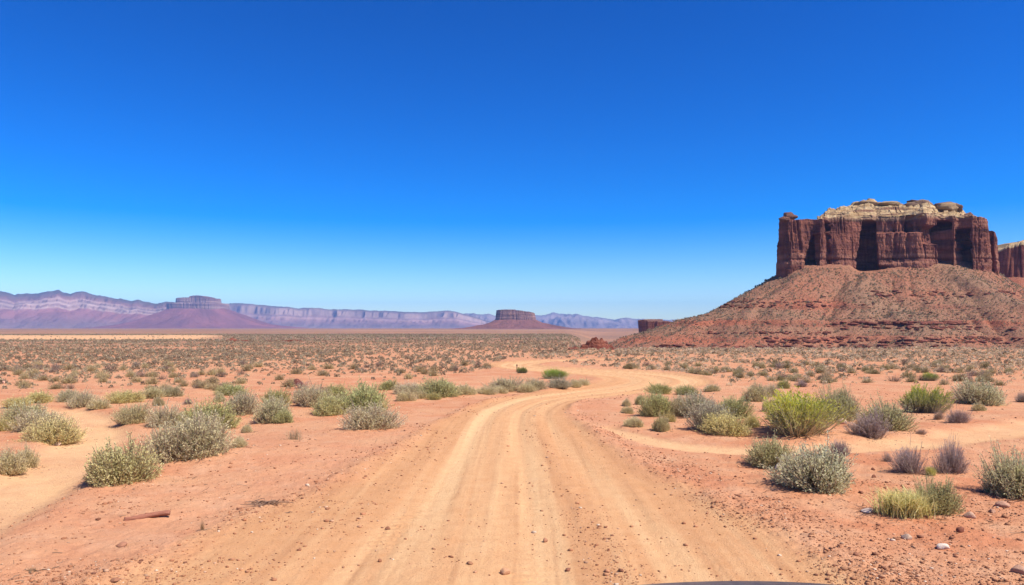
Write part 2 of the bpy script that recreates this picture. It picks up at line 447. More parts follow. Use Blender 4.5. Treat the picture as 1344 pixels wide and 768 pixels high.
disp += 0.22 * fbm3(X * 1.6, Yc * 1.6, Z * 1.0, 2, 245)
disp -= 1.6 * sstep(0.2, 1.0, v) ** 1.5             # batter
disp += 1.2 * (1 - sstep(338, 349, 700 - (700 - yp_)) ) * 0     # (reserved)
disp += 0.9 * sstep(342, 347, yp_ + 3.0 * fbm2(PXm * 0.03, PXm * 0, 3, 241)) * FR * np.clip(0.5 + 1.5 * fbm2(PXm * 0.05, PXm * 0, 2, 242), 0, 1)              # foot ledge
disp -= 0.5 * np.exp(-((yp_ - 341) / 1.2) ** 2) * FR
disp -= 1.1 * sstep(286.5, 283.0, yp_) * 0.6         # rounded rim
def carve(l0, r0, l1, r1, y0, y1, depth, soft=1.6):
    """push the wall in between the lines l0-l1 and r0-r1, from row y0 (top) to y1"""
    t = np.clip((yp_ - y0) / (y1 - y0), 0, 1)
    le = l0 + (l1 - l0) * t; ri = r0 + (r1 - r0) * t
    wob = 1.2 * fbm2(yp_ * 0.2, PXm * 0 + depth, 2, 251)
    m = sstep(-soft, soft, PXm - le + wob) * sstep(-soft, soft, ri - PXm - wob) * sstep(y0 - 2.5, y0 + 2.5, yp_) * sstep(y1 + 5, y1 + 1, yp_)
    return depth * m * FR
disp -= carve(1062, 1066.5, 1046, 1067, 309, 360, 14.0)
disp -= carve(1080, 1084, 1079.5, 1085, 291, 348, 7.0, 1.0)
disp -= carve(1131, 1141, 1117, 1146, 290, 366, 24.0)
disp -= carve(1141, 1158, 1143, 1184, 351, 364, 4.5)
disp -= carve(1138, 1200, 1138, 1186, 274, 302, 6.0, 1.2)
disp -= carve(1178, 1200, 1176, 1198, 284, 303, 5.5)
disp -= carve(1197, 1224, 1199, 1222, 299, 318, 5.0, 1.2)
disp -= carve(1223, 1232, 1221, 1235, 292, 350, 15, 1.2)
disp -= carve(1245, 1255, 1242, 1258, 302, 350, 15, 1.2)
disp -= carve(1293, 1301, 1293, 1303, 304, 352, 5.0)
disp -= carve(1027, 1029, 1026, 1030, 290, 350, 1.2, 1.2) + carve(1041, 1043, 1042, 1046, 288, 330, 1.3, 1.2)
disp -= carve(1270, 1272, 1267, 1271, 300, 345, 1.6, 1.0) + carve(1280, 1282, 1279, 1283, 308, 345, 1.6, 1.0) + carve(1163, 1165, 1161, 1166, 308, 340, 1.3, 1.0)
X = X + nrm[None, :, 0] * disp; Yc = Yc + nrm[None, :, 1] * disp
cl = np.stack([X + 2.6, Yc, Z], -1)
# top rings closing the shell
cen = np.array([loop[:, 0].mean(), DB + 60])
tops = []
for k, q in enumerate((0.97, 0.9, 0.75, 0.5, 0.2, 0.02)):
    r = cl[-1].copy(); r[:, :2] = cen + (r[:, :2] - cen) * q; r[:, 2] += 0.3 * k + 0.5 * fbm2(r[:, 0] * .2, r[:, 1] * .2, 2, 260); tops.append(r)
cl = np.concatenate([cl, np.stack(tops)], 0)
zz = cl[..., 2]; xx = cl[..., 0]
yrow = HY - (zz - CAMZ) / DB * 1000
nn = fbm3(xx * 0.05, cl[..., 1] * 0.05, zz * 0.25, 4, 270)
base = np.array([0.285, 0.112, 0.074]); pale = np.array([0.44, 0.22, 0.14]); dark = np.array([0.11, 0.044, 0.036]); lip = np.array([0.46, 0.30, 0.175])
t1 = np.clip(0.5 + 1.1 * nn, 0, 1)[..., None]
cc = dark + (base - dark) * np.clip(t1 * 1.7, 0, 1) ; cc = cc + (pale - cc) * (np.clip(t1 - 0.62, 0, 1) * 1.2)
band = (np.exp(-((yrow - 336) / 3.0) ** 2) + 0.8 * np.exp(-((yrow - 346) / 2.5) ** 2))[..., None] * 0.5
cc = cc + (pale - cc) * np.clip(band, 0, 1)
lipm = (sstep(290.5, 285.5, yrow + 2.2 * nn) * sstep(1076, 1090, CX + xx / DB * F) * (1 - sstep(1284, 1292, CX + xx / DB * F)))[..., None]
cc = cc + (lip - cc) * lipm * 0.75
me = make_mesh('cliff', cl.reshape(-1, 3), grid_faces(cl.shape[0], NP, True)[:, ::-1], MAT_CLIFF, True, cc.reshape(-1, 3))
great = empty('sandstone_butte', (cen[0], cen[1], -8))
tag(great, 'massive dark red butte with pale domed top above a wide shrub-dotted talus slope', 'butte')
def part(name, me, parent):
    o = link(name, me, parent); o.location = (-parent.location.x, -parent.location.y, -parent.location.z); return o
part('cliff', me, great)

# cap rock: pale rounded ledges
NCX, NCY = 620, 210
cpx = np.linspace(1073, 1268, NCX)
cfY = np.interp(cpx, tpx, fY)
# front edge of the cap follows the eroded rim of the wall
rimY = np.interp((cpx - CX) / F * DB, cl[NS - 1, :NF, 0], cl[NS - 1, :NF, 1])
rimY = np.convolve(np.pad(rimY, 5, mode='edge'), np.ones(11) / 11, 'valid')
tt = np.linspace(0, 1, NCY)[:, None]
cX = np.repeat(((cpx - CX) / F * DB)[None, :], NCY, 0)
dep = tt ** 1.5 * 62
edge = 0.9 * fbm2(cX * 0.25, cX * 0 + 1.0, 3, 280)
cY = rimY[None, :] - 0.5 + edge + dep
cX = cX * (1 + np.minimum(dep, 40) / DB)          # the cap broadens towards the back with the plateau
topy = interp(cpx, [(1073, 288), (1076, 284), (1084, 279), (1090, 274.5), (1100, 272), (1115, 269), (1133, 266), (1150, 265), (1161, 264.5), (1172, 266), (1184, 269.5), (1194, 268), (1202, 266), (1212, 266.5), (1222, 269.5), (1232, 271), (1245, 270), (1257, 272), (1261, 278), (1268, 285)])
zl = zpix(cliff_top_y(cpx) + 1.0, rimY)[None, :]
zt = zpix(topy, rimY + 26)[None, :]
q = np.clip(dep / 26 + 0.16 * fbm2(cX * 0.10, cY * 0.14, 3, 283), 0, 1.2)
steps = 5.0
qs = q * steps + 0.9 * fbm2(cX * 0.06, cY * 0.1, 3, 287)
fl_ = np.floor(qs); terr = (fl_ + sstep(0.45, 0.97, qs - fl_)) / steps
prof = np.clip(0.25 * np.minimum(q, 1) ** 0.75 + 0.75 * np.clip(terr, 0, 1), 0, 1)
cZ = zl - 1.2 * (1 - sstep(0, 0.8, dep)) + (zt - zl) * prof + (0.7 * fbm2(cX * 0.35, cY * 0.35, 3, 289) + 1.3 * fbm2(cX * 0.09, cY * 0.12, 3, 290)) * sstep(0, 3, dep)
blk = fbm2(cX * 0.11 + 7, cY * 0.16, 2, 296) * 3.2
bf = np.floor(blk); blk = bf + sstep(0.80, 0.98, blk - bf)
crack = np.clip(1 - np.abs(fbm2(cX * 0.16, cY * 0.05, 3, 298)) * 9, 0, 1) ** 2
cZ = cZ + (0.85 * blk - 1.5 * crack) * sstep(0.5, 4, dep)
cZ = cZ - sstep(30, 62, dep) * 10
tc = np.clip(0.5 + 0.9 * fbm3(cX * 0.12, cY * 0.12, cZ * 0.6, 4, 291), 0, 1)[..., None]
ccol = np.array([0.38, 0.24, 0.115]) + (np.array([0.66, 0.49, 0.27]) - np.array([0.38, 0.24, 0.115])) * tc
dk = np.clip(fbm2(cX * 0.05 + 40, cZ * 0.9, 4, 293) * 3.4 - 0.45, 0, 1)[..., None]
ccol = ccol + (np.array([0.24, 0.125, 0.075]) - ccol) * np.maximum(dk, 0.7 * crack[..., None])
capme = make_mesh('cap_rock', np.stack([cX, cY, cZ], -1).reshape(-1, 3), grid_faces(NCY, NCX), MAT_CAP, True, ccol.reshape(-1, 3))
part('cap_rock', capme, great)

# ---- rock lumps
def ico(sub=2):
    import bmesh
    bm = bmesh.new(); bmesh.ops.create_icosphere(bm, subdivisions=sub, radius=1.0)
    vs = np.array([v.co[:] for v in bm.verts]); fs = np.array([[v.index for v in f.verts] for f in bm.faces]); bm.free()
    return vs, fs
ICO1, ICO2, ICO3 = ico(1), ico(2), ico(3)
def rock_shape(seed, sub=3, blocky=0.6, rough=0.10):
    vs, fs = {1: ICO1, 2: ICO2, 3: ICO3}[sub]
    r = np.random.default_rng(seed)
    vv = vs.copy()
    # cut with random planes to get facets
    for _ in range(9):
        n = r.normal(size=3); n /= np.linalg.norm(n); d = r.uniform(0.5, 0.85)
        k = vv @ n - d; vv = vv - np.outer(np.clip(k, 0, None) * blocky, n)
    vv = vv * (1 + rough * fbm3(vv[:, 0:1] * 2.2 + seed, vv[:, 1:2] * 2.2, vv[:, 2:3] * 2.2, 3, seed))
    return vv, fs
def boulder_part(px, py, w, h, dpt, Yd, colr, parent, seed, name='boulder', mat=None):
    vv, fs = rock_shape(seed, 3, 0.9, 0.35)
    k = Yd / 1000.0
    vv = vv * np.array([w * k / 2, dpt / 2, h * k / 2]) + np.array([(px - CX) * k, Yd, zpix(py, Yd)])
    nz = np.clip(0.5 + 0.8 * fbm3(vv[:, 0] * 0.6, vv[:, 1] * 0.6, vv[:, 2] * 2.2, 3, seed), 0, 1)[:, None]
    c = np.array(colr) * (0.65 + 0.6 * nz)
    me = make_mesh(name, vv, fs, mat or MAT_CAP, True, c)
    return part(name, me, parent)
BR = (0.21, 0.115, 0.075)
boulder_part(1036, 284.5, 24, 13, 9, 474, (0.20, 0.10, 0.07), great, 301)
boulder_part(1030, 287, 14, 9, 8, 473, (0.22, 0.11, 0.075), great, 311)
boulder_part(1203, 270, 36, 15, 14, 491, (0.33, 0.21, 0.13), great, 302)
boulder_part(1201, 264.8, 22, 5, 9, 493, BR, great, 312)
boulder_part(1241, 274, 44, 15, 16, 486, (0.40, 0.27, 0.15), great, 303)
boulder_part(1240, 268.6, 32, 7.5, 12, 487, BR, great, 304)
boulder_part(1256, 274, 18, 13, 10, 486, (0.25, 0.15, 0.09), great, 305)
boulder_part(1273, 284, 17, 10, 8, 476, BR, great, 306)
boulder_part(1166, 267.5, 30, 8, 10, 496, (0.42, 0.29, 0.16), great, 307)
boulder_part(1138, 268, 34, 7, 10, 498, (0.38, 0.25, 0.14), great, 308)

# ---- talus aprons: rings of a rounded rectangle pushed outwards
def superell(th, a, b, e=4.0):
    c, s = np.cos(th), np.sin(th)
    r = (np.abs(c / a) ** e + np.abs(s / b) ** e) ** (-1 / e)
    return r * c, r * s
def talus(name, cx, cy, a, b, prof, rmax, nth, nr, colf, gully=1.0, seed=0, mat=None, rot=None, inner=-14, dens_front=True, k=1.0, skew=0.0, lift=None):
    th = np.linspace(0, 2 * PI, nth, endpoint=False)
    if dens_front:   # more columns on the side of the plain
        th = th - 0.42 * np.sin(2 * (th + PI / 2) / 2) * 0 
    rr = inner * k + (rmax - inner) * k * np.linspace(0, 1, nr) ** 1.0
    Xs, Ys, Rs = [], [], []
    for r in rr:
        x, y = superell(th, a + r, b + r, 4.0 - 1.6 * min(max(r / (rmax * k), 0), 1))
        Xs.append(cx + x + skew * y); Ys.append(cy + y); Rs.append(np.full(nth, r))
    X, Y, R = np.array(Xs), np.array(Ys), np.array(Rs)
    Z = np.interp(R / k, [p_[0] for p_ in prof], [p_[1] for p_ in prof])
    f = sstep(0, 25 * k, R)
    TH = np.repeat(th[None, :], nr, 0)
    per = TH / (2 * PI) * 2 * PI * (a + b) / 2
    rid = fbm2(per / (17 * k) + 0.3 * fbm2(per / (30 * k), R / (40 * k), 2, seed + 5), R / (150 * k), 3, seed + 1)
    Z = Z + gully * k * f * 3.6 * (np.abs(rid) * 1.6 - 0.4)
    Z = Z + k * (0.9 * fbm2(X / (9 * k), Y / (9 * k), 4, seed + 2, 0.6) + 0.55 * fbm2(X / (2.4 * k), Y / (2.4 * k), 3, seed + 3, 0.6))
    if lift is not None: Z = Z + lift(X, Y, R)
    c, dz = colf(X, Y, Z, R, per)
    Z = Z + dz
    me = make_mesh(name, np.stack([X, Y, Z], -1).reshape(-1, 3), grid_faces(nr, nth, True)[:, ::-1], mat or MAT_TALUS, True, c.reshape(-1, 3))
    return me, (X, Y, Z, R)
bx0, bx1 = fX[0], fX[-1]
zb0 = zpix(351.5, DB)
def tcol(X, Y, Z, R, per):
    red_ = np.array([0.40, 0.145, 0.082]); grey = np.array([0.30, 0.172, 0.105])
    zr = HY - (Z - CAMZ) / (Y) * 1000
    n = fbm2(X * 0.03, Y * 0.03, 4, 331); n2 = fbm2(per * 0.02, Z * 0.25, 3, 333)
    bands = np.exp(-((zr - 399 - 4 * n) / 6.0) ** 2) * (1 - sstep(1085, 1130, px_of(X, Y))) + 0.9 * np.exp(-((zr - 425 - 3 * n) / 4.5) ** 2) + 0.8 * np.exp(-((zr - 446 - 3 * n) / 6) ** 2) + 0.5 * np.exp(-((zr - 385 - 4 * n) / 6) ** 2) * sstep(1150, 1200, px_of(X, Y))
    t = np.clip(0.25 + 0.7 * n + 0.9 * bands * (0.8 + n2), 0, 1)[..., None]
    c = grey + (red_ - grey) * t
    # broken ledges stand out of the slope
    led = np.clip(fbm2(per * 0.09, Z * 0.1, 3, 335) * 2.2 + 0.1, 0, 1)
    dz = 1.5 * led * (sstep(0, 1, np.exp(-((zr - 423) / 2.0) ** 2)) + 0.8 * np.exp(-((zr - 401) / 2.0) ** 2) + 0.7 * np.exp(-((zr - 444) / 2.2) ** 2))
    dk = np.clip(led * (np.exp(-((zr - 426.5) / 2.2) ** 2) + 0.7 * np.exp(-((zr - 404) / 2.0) ** 2)), 0, 1)[..., None]
    c = c + (np.array([0.22, 0.07, 0.045]) - c) * dk * 0.75
    return c, dz
prof_t = [(-30, zb0 + 0.8), (-4, zb0 + 0.5), (1, zb0 - 0.8), (17, zpix(378.5, 522)), (36, zpix(399, 520)), (53, zpix(414, 515)), (66, zpix(422.5, 515)), (82, zpix(438, 508)), (96, zpix(449, 505)), (108, zpix(459, 500)), (122, zpix(468, 500)), (160, -24)]
ta, tb = (bx1 - bx0) / 2 - 0.5, DEPTH / 2 + 1
tme, TAL = talus('talus_slope', (bx0 + bx1) / 2 + 23, DB - 4 + DEPTH / 2, ta, tb, prof_t, 160, 1500, 190, tcol, 1.9, 340, skew=0.40, lift=lambda X, Y, R: interp(px_of(X, Y), [(1000, -1), (1025, -1), (1040, 1.5), (1075, 1.8), (1115, 1.2), (1126, -2.2), (1150, -2.5), (1172, 0.5), (1192, 3.0), (1290, 3.2), (1308, 0), (1330, -1)]) * np.exp(-np.maximum(R, 0) / 16.0))
part('talus_slope', tme, great)
# broken ledges of harder rock crossing the slope
def ledge_rocks():
    r = np.random.default_rng(350); TX, TY, TZ, TR = TAL
    sel = (TY < DB + 6) & (TR > 4)
    pz = HY - (TZ - CAMZ) / TY * 1000; pxx = px_of(TX, TY)
    VV, FF, CC = [], [], []; off = 0
    shp = [rock_shape(360 + j, 2, 0.95, 0.25) for j in range(8)]
    for (yl, a_, b_, n_, wd, sp) in ((424.5, 1088, 1272, 110, 1.9, 1.6), (402, 945, 1090, 70, 1.5, 2.2), (396, 960, 1080, 50, 1.0, 2), (431, 1100, 1330, 50, 1.5, 2.0), (447, 1000, 1344, 110, 1.7, 4), (386, 1140, 1344, 70, 1.3, 4), (456, 860, 1250, 90, 1.6, 3.5), (437, 930, 1090, 50, 1.2, 1.5), (415, 900, 1340, 260, 0.8, 26)):
        cand = np.argwhere(sel & (np.abs(pz - yl) < sp) & (pxx > a_) & (pxx < b_))
        if not len(cand): continue
        for q in cand[r.integers(0, len(cand), n_)]:
            x, y, z = TX[tuple(q)], TY[tuple(q)], TZ[tuple(q)]
            v_, f_ = shp[r.integers(0, 8)]; k_ = wd * r.uniform(0.5, 1.3)
            v_ = v_ * np.array([k_ * r.uniform(0.9, 1.7), k_ * 0.9, k_ * 0.42]) + np.array([x, y, z + 0.1 * k_])
            VV.append(v_); FF.append(f_ + off); CC.append(np.tile(np.array([0.25, 0.095, 0.062]) * r.uniform(0.6, 1.3), (len(v_), 1))); off += len(v_)
    part('ledge_rubble', make_mesh('ledge_rubble', np.vstack(VV), np.vstack(FF), MAT_CLIFF, True, np.vstack(CC)), great)['kind'] = 'stuff'
ledge_rocks()

# ------------------------------------------------------------------ generic mesa (far buttes)
def mesa(name, label, Yd, pl, pr, ytop, ybase, prof_px, depth_k=0.8, seed=0, n=420, ns=46, base=(0.27, 0.10, 0.07), pale=(0.46, 0.27, 0.19), talc=(0.30, 0.14, 0.10), top=None, flute=1.0, strata=1.0, mat=MAT_FARROCK, capcol=None, taper=0.06, nth=500, nr=70, lean=0.0, bands=6):
    k = Yd / 1000.0
    cx = ((pl + pr) / 2 - CX) * k; a = (pr - pl) / 2 * k; b = a * depth_k; cy = Yd + b
    th = np.linspace(0, 2 * PI, n, endpoint=False)
    x, y = superell(th, a, b, 5)
    nx, ny = np.cos(th), np.sin(th)
    zb = zpix(ybase, Yd); 
    pxs = CX + (cx + x) / k
    yt = interp(pxs, top) if top else np.full(n, ytop)
    ztp = zpix(yt, Yd) ; H = zpix(ytop, Yd) - zb
    ztp = ztp + 0.05 * H * fbm2(pxs * 0.5, th * 3, 3, seed + 2)
    v = np.linspace(-0.35, 1, ns)[:, None]
    Z = zb + (ztp[None, :] - zb) * v
    S = H / 30.0
    X = np.repeat((cx + x)[None], ns, 0); Y = np.repeat((cy + y)[None], ns, 0)
    d = flute * S * (3.2 * fbm3(X / (14 * S), Y / (14 * S), Z / (90 * S), 4, seed, 0.6)) - flute * S * 2.6 * np.clip(1 - np.abs(fbm3(X / (9 * S), Y / (9 * S), Z / (120 * S), 3, seed + 9)) * 3, 0, 1) ** 3
    vv = np.clip(v, 0, 1)
    stp = np.clip(np.floor(vv * bands + 0.25 * fbm3(X / (40 * S), Y / (40 * S), Z * 0, 2, seed + 4)), 0, bands - 1) / bands
    d = d - strata * S * 9 * stp - taper * H * vv + lean * H * vv * np.clip(-nx, 0, 1)[None, :]
    X = X + nx[None] * d; Y = Y + ny[None] * d
    st = np.clip(0.5 + 0.9 * fbm3(X / (80 * S), Y / (80 * S), Z / (2.6 * S), 3, seed + 12), 0, 1)[..., None]
    c = np.array(base) + (np.array(pale) - np.array(base)) * st
    cr = np.stack([X, Y, Z], -1)
    root = empty(name, (cx, cy, zb)); tag(root, label, 'butte')
    me = make_mesh('cliff', cr.reshape(-1, 3), grid_faces(ns, n, True)[:, ::-1], mat, True, c.reshape(-1, 3))
    part('cliff', me, root)
    # top
    rings = []
    last = cr[-1]
    for q, up in ((1.004, -0.02), (0.985, 0.05), (0.93, 0.10), (0.8, .16), (0.6, .20), (0.3, .22), (0.02, .22)):
        r = last.copy(); r[:, 0] = cx + (r[:, 0] - cx) * q; r[:, 1] = cy + (r[:, 1] - cy) * q
        r[:, 2] += up * H * (1.0 if capcol is not None else 0.25) + 0.012 * H * fbm2(r[:, 0] / (6 * S), r[:, 1] / (6 * S), 3, seed + 20)
        rings.append(r)
    R = np.stack(rings)
    cc = np.array(capcol if capcol is not None else (0.19, 0.10, 0.075))[None, None, :] * (0.75 + 0.5 * np.clip(0.5 + fbm2(R[..., 0] / (5 * S), R[..., 1] / (5 * S), 3, seed + 22), 0, 1))[..., None]
    me = make_mesh('cap_rock', R.reshape(-1, 3), grid_faces(len(rings), n, True)[:, ::-1], mat, True, cc.reshape(-1, 3))
    part('cap_rock', me, root)
    pr_ = [(r_ , zpix(y_, Yd)) for r_, y_ in prof_px]
    pr_ = [(r_ , z_ ) for r_, z_ in pr_]
    kk = Yd / 1000.0
    def cf(X, Y, Z, R, per):
        t = np.clip(0.5 + 0.9 * fbm2(per / (26 * S), R / (90 * S), 3, seed + 31), 0, 1)[..., None]
        c = np.array(talc) * 0.8 + (np.array(talc) * np.array([1.25, 1.15, 1.1]) - np.array(talc) * 0.8) * t
        return c, 0 * Z
    # profile given in photo px outwards from the wall
    me, _ = talus('talus_slope', cx, cy, a, b, pr_, prof_px[-1][0], nth, nr, cf, 1.1, seed + 40, MAT_FARROCK if mat is MAT_FARROCK else MAT_TALUS, inner=-8, k=kk)
    part('talus_slope', me, root)
    return root

mesa('sandstone_butte', 'smaller red butte with pale top partly cut by the picture edge beside the massive butte', 600, 1317, 1440, 326, 363,
     [(-8, 362), (0, 363), (22, 386), (60, 420), (100, 452), (150, 475)], 0.8, 501, 900, 110, (0.20, 0.066, 0.042), (0.30, 0.12, 0.075), (0.31, 0.125, 0.075),
     top=[(1300, 331), (1318, 329), (1326, 324), (1344, 321), (1400, 318), (1450, 322)], mat=MAT_CLIFF, capcol=(0.46, 0.33, 0.18), strata=0.12, flute=0.9, nth=900, nr=110)
mesa('sandstone_butte', 'small dark flat-topped butte peeking out from behind the long talus slope', 900, 845, 905, 421.5, 441,
     [(-8, 440), (0, 441), (10, 447), (30, 456), (60, 466)], 0.8, 521, 500, 70, (0.20, 0.075, 0.05), (0.34, 0.15, 0.095), (0.26, 0.12, 0.08),
     top=[(840, 424), (846, 420.5), (850, 420.8), (852, 422.4), (862, 421.8), (866, 422.6), (876, 421.6), (884, 423.4), (896, 424), (920, 424)], mat=MAT_CLIFF, strata=0.05, flute=1.1, taper=0.0, lean=0.12)
mesa('sandstone_butte', 'lone far butte with a dark flat crown rising alone on the middle of the plain', 3400, 650, 704, 408.5, 419.5,
     [(-8, 419), (0, 419.5), (8, 424), (18, 427.5), (32, 430.5), (55, 433), (85, 435.5), (110, 437)], 0.8, 541, 500, 60, (0.15, 0.065, 0.05), (0.42, 0.25, 0.19), (0.22, 0.10, 0.075),
     top=[(640, 409), (652, 407), (660, 406.5), (680, 407.5), (698, 409.5), (703, 411), (710, 412)], strata=0.35, flute=0.9, bands=4)
mesa('sandstone_mesa', 'pale banded far mesa with a stepped square crown standing before the lavender cliffs', 7600, 213, 285, 388.5, 405,
     [(-8, 404), (0, 405), (11, 411), (28, 419), (52, 426.5), (80, 430), (110, 432)], 0.8, 561, 500, 60, (0.22, 0.11, 0.09), (0.50, 0.34, 0.27), (0.27, 0.115, 0.10),
     top=[(205, 392), (226, 391), (240, 390.3), (241, 388.7), (250, 387.8), (262, 388.4), (270, 389), (273, 391.5)], strata=4.2, flute=0.6, bands=2)

# ------------------------------------------------------------------ layered red outcrop, low ledges
def outcrop(name, label, Yd, pl, pr, ytop, ybase, sky, seed, steps=7, asp=0.7):
    k = Yd / 1000.0
    nx_, ny_ = 200, 130
    px = np.linspace(pl - 6, pr + 6, nx_)
    X = np.repeat(((px - CX) * k)[None, :], ny_, 0)
    wd = (pr - pl) * k * asp
    tt = np.linspace(0, 1, ny_)[:, None]
    Y = Yd - wd * 0.5 + tt * wd + 0 * X
    u_ = np.abs(tt - 0.55) / 0.5
    hx = zpix(interp(px, sky), Yd)[None, :]; zb = zpix(ybase, Yd) - 0.4
    q = np.clip(1.12 - u_ ** 1.4 * 1.12 + 0.16 * fbm2(X / (1.4 * k * 10), Y / (1.4 * k * 10), 3, seed), 0, 1)
    z = (hx - zb) * q
    H = zpix(ytop, Yd) - zb
    st = z / H * steps + 0.35 * fbm2(X / (k * 14), Y / (k * 14), 3, seed + 3)
    fl = np.floor(st); z2 = (fl + sstep(0.62, 0.98, st - fl)) / steps * H
    z = zb - 0.5 + np.clip(0.25 * z + 0.75 * z2, 0, None) + 0.05 * H * fbm2(X / (k * 5), Y / (k * 5), 3, seed + 5)
    t = np.clip(0.5 + fbm2(X / (k * 60), (z - zb) / H * 9, 3, seed + 7), 0, 1)[..., None]
    c = np.array([0.20, 0.062, 0.042]) + (np.array([0.37, 0.15, 0.095]) - np.array([0.20, 0.062, 0.042])) * t
    me = make_mesh(name, np.stack([X, Y, z], -1).reshape(-1, 3), grid_faces(ny_, nx_), MAT_CLIFF, True, c.reshape(-1, 3))
    o = link(name, me); tag(o, label, 'rock outcrop'); return o
outcrop('rock_outcrop', 'knobby layered red rock mound standing at the end of the dirt road', 77, 744, 815, 437, 465,
        [(735, 466), (743, 462), (746, 452), (748, 448.5), (756, 448), (760, 450), (765, 446), (771, 442), (776, 438), (782, 437), (786, 438.5), (790, 437), (795, 440), (801, 445.5), (807, 449), (812, 452), (822, 462)], 601)
outcrop('rock_outcrop', 'low dark red broken ledge at the foot of the big talus slope', 79, 808, 872, 452, 466,
        [(800, 466), (806, 460), (811, 457), (815, 454.5), (823, 453.8), (830, 455), (836, 456.5), (846, 455.8), (858, 457), (868, 458.6), (880, 466)], 611, 4)
outcrop('rock_outcrop', 'long low red rock ridge beside the sand flat out on the plain', 143, 284, 396, 443, 450,
        [(270, 451), (285, 445.5), (296, 443.5), (304, 439.6), (309, 440.4), (313, 442.6), (325, 443.2), (345, 444), (372, 443.2), (388, 441), (396, 443.4), (410, 451)], 621, 3, 0.25)

# ------------------------------------------------------------------ mountain ranges
def mountain(name, Yd, sky, profile, colors, spread, seed, spur=0.16, nx_=760, nt_=110, jag=0.0, foot_y=432.0, wav=1.0):
    k = Yd / 1000.0
    px = np.linspace(sky[0][0], sky[-1][0], nx_)
    yt = interp(px, sky)
    zb = zpix(foot_y, Yd) - 30
    H = zpix(yt, Yd) - zb
    H = H * (1 + jag * fbm2(px * 0.12, px * 0, 4, seed + 1, 0.6))
    t = np.concatenate([np.linspace(-0.9, -0.02, 16), np.linspace(0, 1, nt_)])[:, None]
    X = np.repeat(((px - CX) * k)[None, :], len(t), 0)
    Y = Yd - spread * t + 0 * X
    X = X * (Y / Yd)                      # the range fans out evenly
    n1 = fbm2(X / (620 * k / 9 * wav), Y / (1500 * k / 9), 5, seed + 2, 0.55)
    n1 = np.abs(n1) * 2 - 0.5
    tt_ = t + spur * n1 * sstep(-0.05, 0.15, t) * (1 - 0.5 * sstep(0.6, 1.0, t))
    P = np.interp(tt_, [a for a, b in profile], [b for a, b in profile])
    P = np.where(t < 0, np.interp(t, [-0.9, -0.5, -0.02], [0.0, 0.97, 1.0]), P)
    Z = zb + H[None, :] * P + 0.03 * H.mean() * fbm2(X / (60 * k / 9), Y / (60 * k / 9), 3, seed + 3, 0.6) * (P > 0.02)
    cz = P + 0.025 * fbm2(X / (300 * k / 9), Y / (300 * k / 9), 3, seed + 4)
    cs_ = np.array([c for a, c in colors]); ca = [a for a, c in colors]
    C = np.stack([np.interp(cz, ca, cs_[:, i]) for i in range(3)], -1)
    C = C * (0.85 + 0.3 * np.clip(0.5 + fbm2(X / (140 * k / 9), Y / (400 * k / 9), 3, seed + 5), 0, 1))[..., None]
    me = make_mesh(name, np.stack([X, Y, Z], -1).reshape(-1, 3), grid_faces(len(t), nx_)[:, ::-1], MAT_FARROCK, True, C.reshape(-1, 3))
    o = link(name, me); o['kind'] = 'structure'
    return o
skyA = [(-420, 392), (-300, 386), (-160, 388), (-60, 384), (0, 383), (8, 383.5), (14, 385.5), (19, 388), (24, 386), (36, 385), (50, 385.5), (60, 383), (70, 381.5), (77, 380.5), (84, 384), (92, 385.8), (100, 383.2), (107, 382), (115, 384), (122, 387), (140, 390), (160, 393), (172, 395.5), (181, 394), (190, 397), (205, 399), (220, 396), (240, 398), (262, 401), (285, 406), (310, 414), (345, 428), (370, 432)]
profA = [(0, 1.0), (0.10, 0.90), (0.13, 0.80), (0.20, 0.77), (0.22, 0.70), (0.30, 0.66), (0.33, 0.56), (0.5, 0.40), (0.7, 0.22), (1.0, 0.0)]
colA = [(0.0, (0.30, 0.20, 0.17)), (0.2, (0.25, 0.15, 0.135)), (0.42, (0.33, 0.145, 0.12)), (0.53, (0.36, 0.16, 0.13)), (0.56, (0.56, 0.40, 0.32)), (0.61, (0.25, 0.125, 0.105)), (0.66, (0.58, 0.41, 0.33)), (0.72, (0.21, 0.11, 0.09)), (0.76, (0.50, 0.33, 0.265)), (0.81, (0.28, 0.14, 0.11)), (0.90, (0.20, 0.12, 0.09)), (1.0, (0.12, 0.095, 0.07))]
mountain('mountain_range', 9200, skyA, profA, colA, 1900, 701, 0.24)
skyB = [(150, 420), (190, 406), (240, 402), (285, 399), (300, 398.5), (312, 397.8), (330, 399), (345, 400.5), (360, 402.3), (378, 403), (392, 405), (412, 404.6), (435, 406.3), (455, 406.3), (470, 407), (500, 408), (530, 409.4), (556, 410), (572, 408.6), (584, 407.8), (596, 409.2), (610, 413), (625, 417), (645, 423), (680, 432)]
profB = [(0, 1.0), (0.12, 0.90), (0.16, 0.66), (0.30, 0.52), (0.34, 0.42), (0.6, 0.22), (1.0, 0.0)]
colB = [(0.0, (0.36, 0.24, 0.20)), (0.25, (0.22, 0.14, 0.12)), (0.45, (0.33, 0.18, 0.15)), (0.55, (0.46, 0.28, 0.22)), (0.62, (0.28, 0.16, 0.13)), (0.68, (0.42, 0.28, 0.22)), (0.86, (0.44, 0.30, 0.235)), (0.92, (0.28, 0.18, 0.14)), (1.0, (0.15, 0.11, 0.09))]
mountain('mountain_range', 11500, skyB, profB, colB, 1700, 721, 0.36)
skyC = [(480, 424), (520, 416), (560, 414), (595, 414), (612, 412.6), (622, 412), (632, 413.5), (645, 413), (660, 415), (690, 415), (704, 413.8), (716, 413), (722, 411.4), (730, 410.2), (740, 411.5), (752, 412), (763, 414), (775, 416), (790, 418.2), (806, 419.5), (820, 417.6), (832, 418.4), (850, 419.5), (900, 420), (980, 418), (1100, 419), (1250, 415), (1400, 418)]
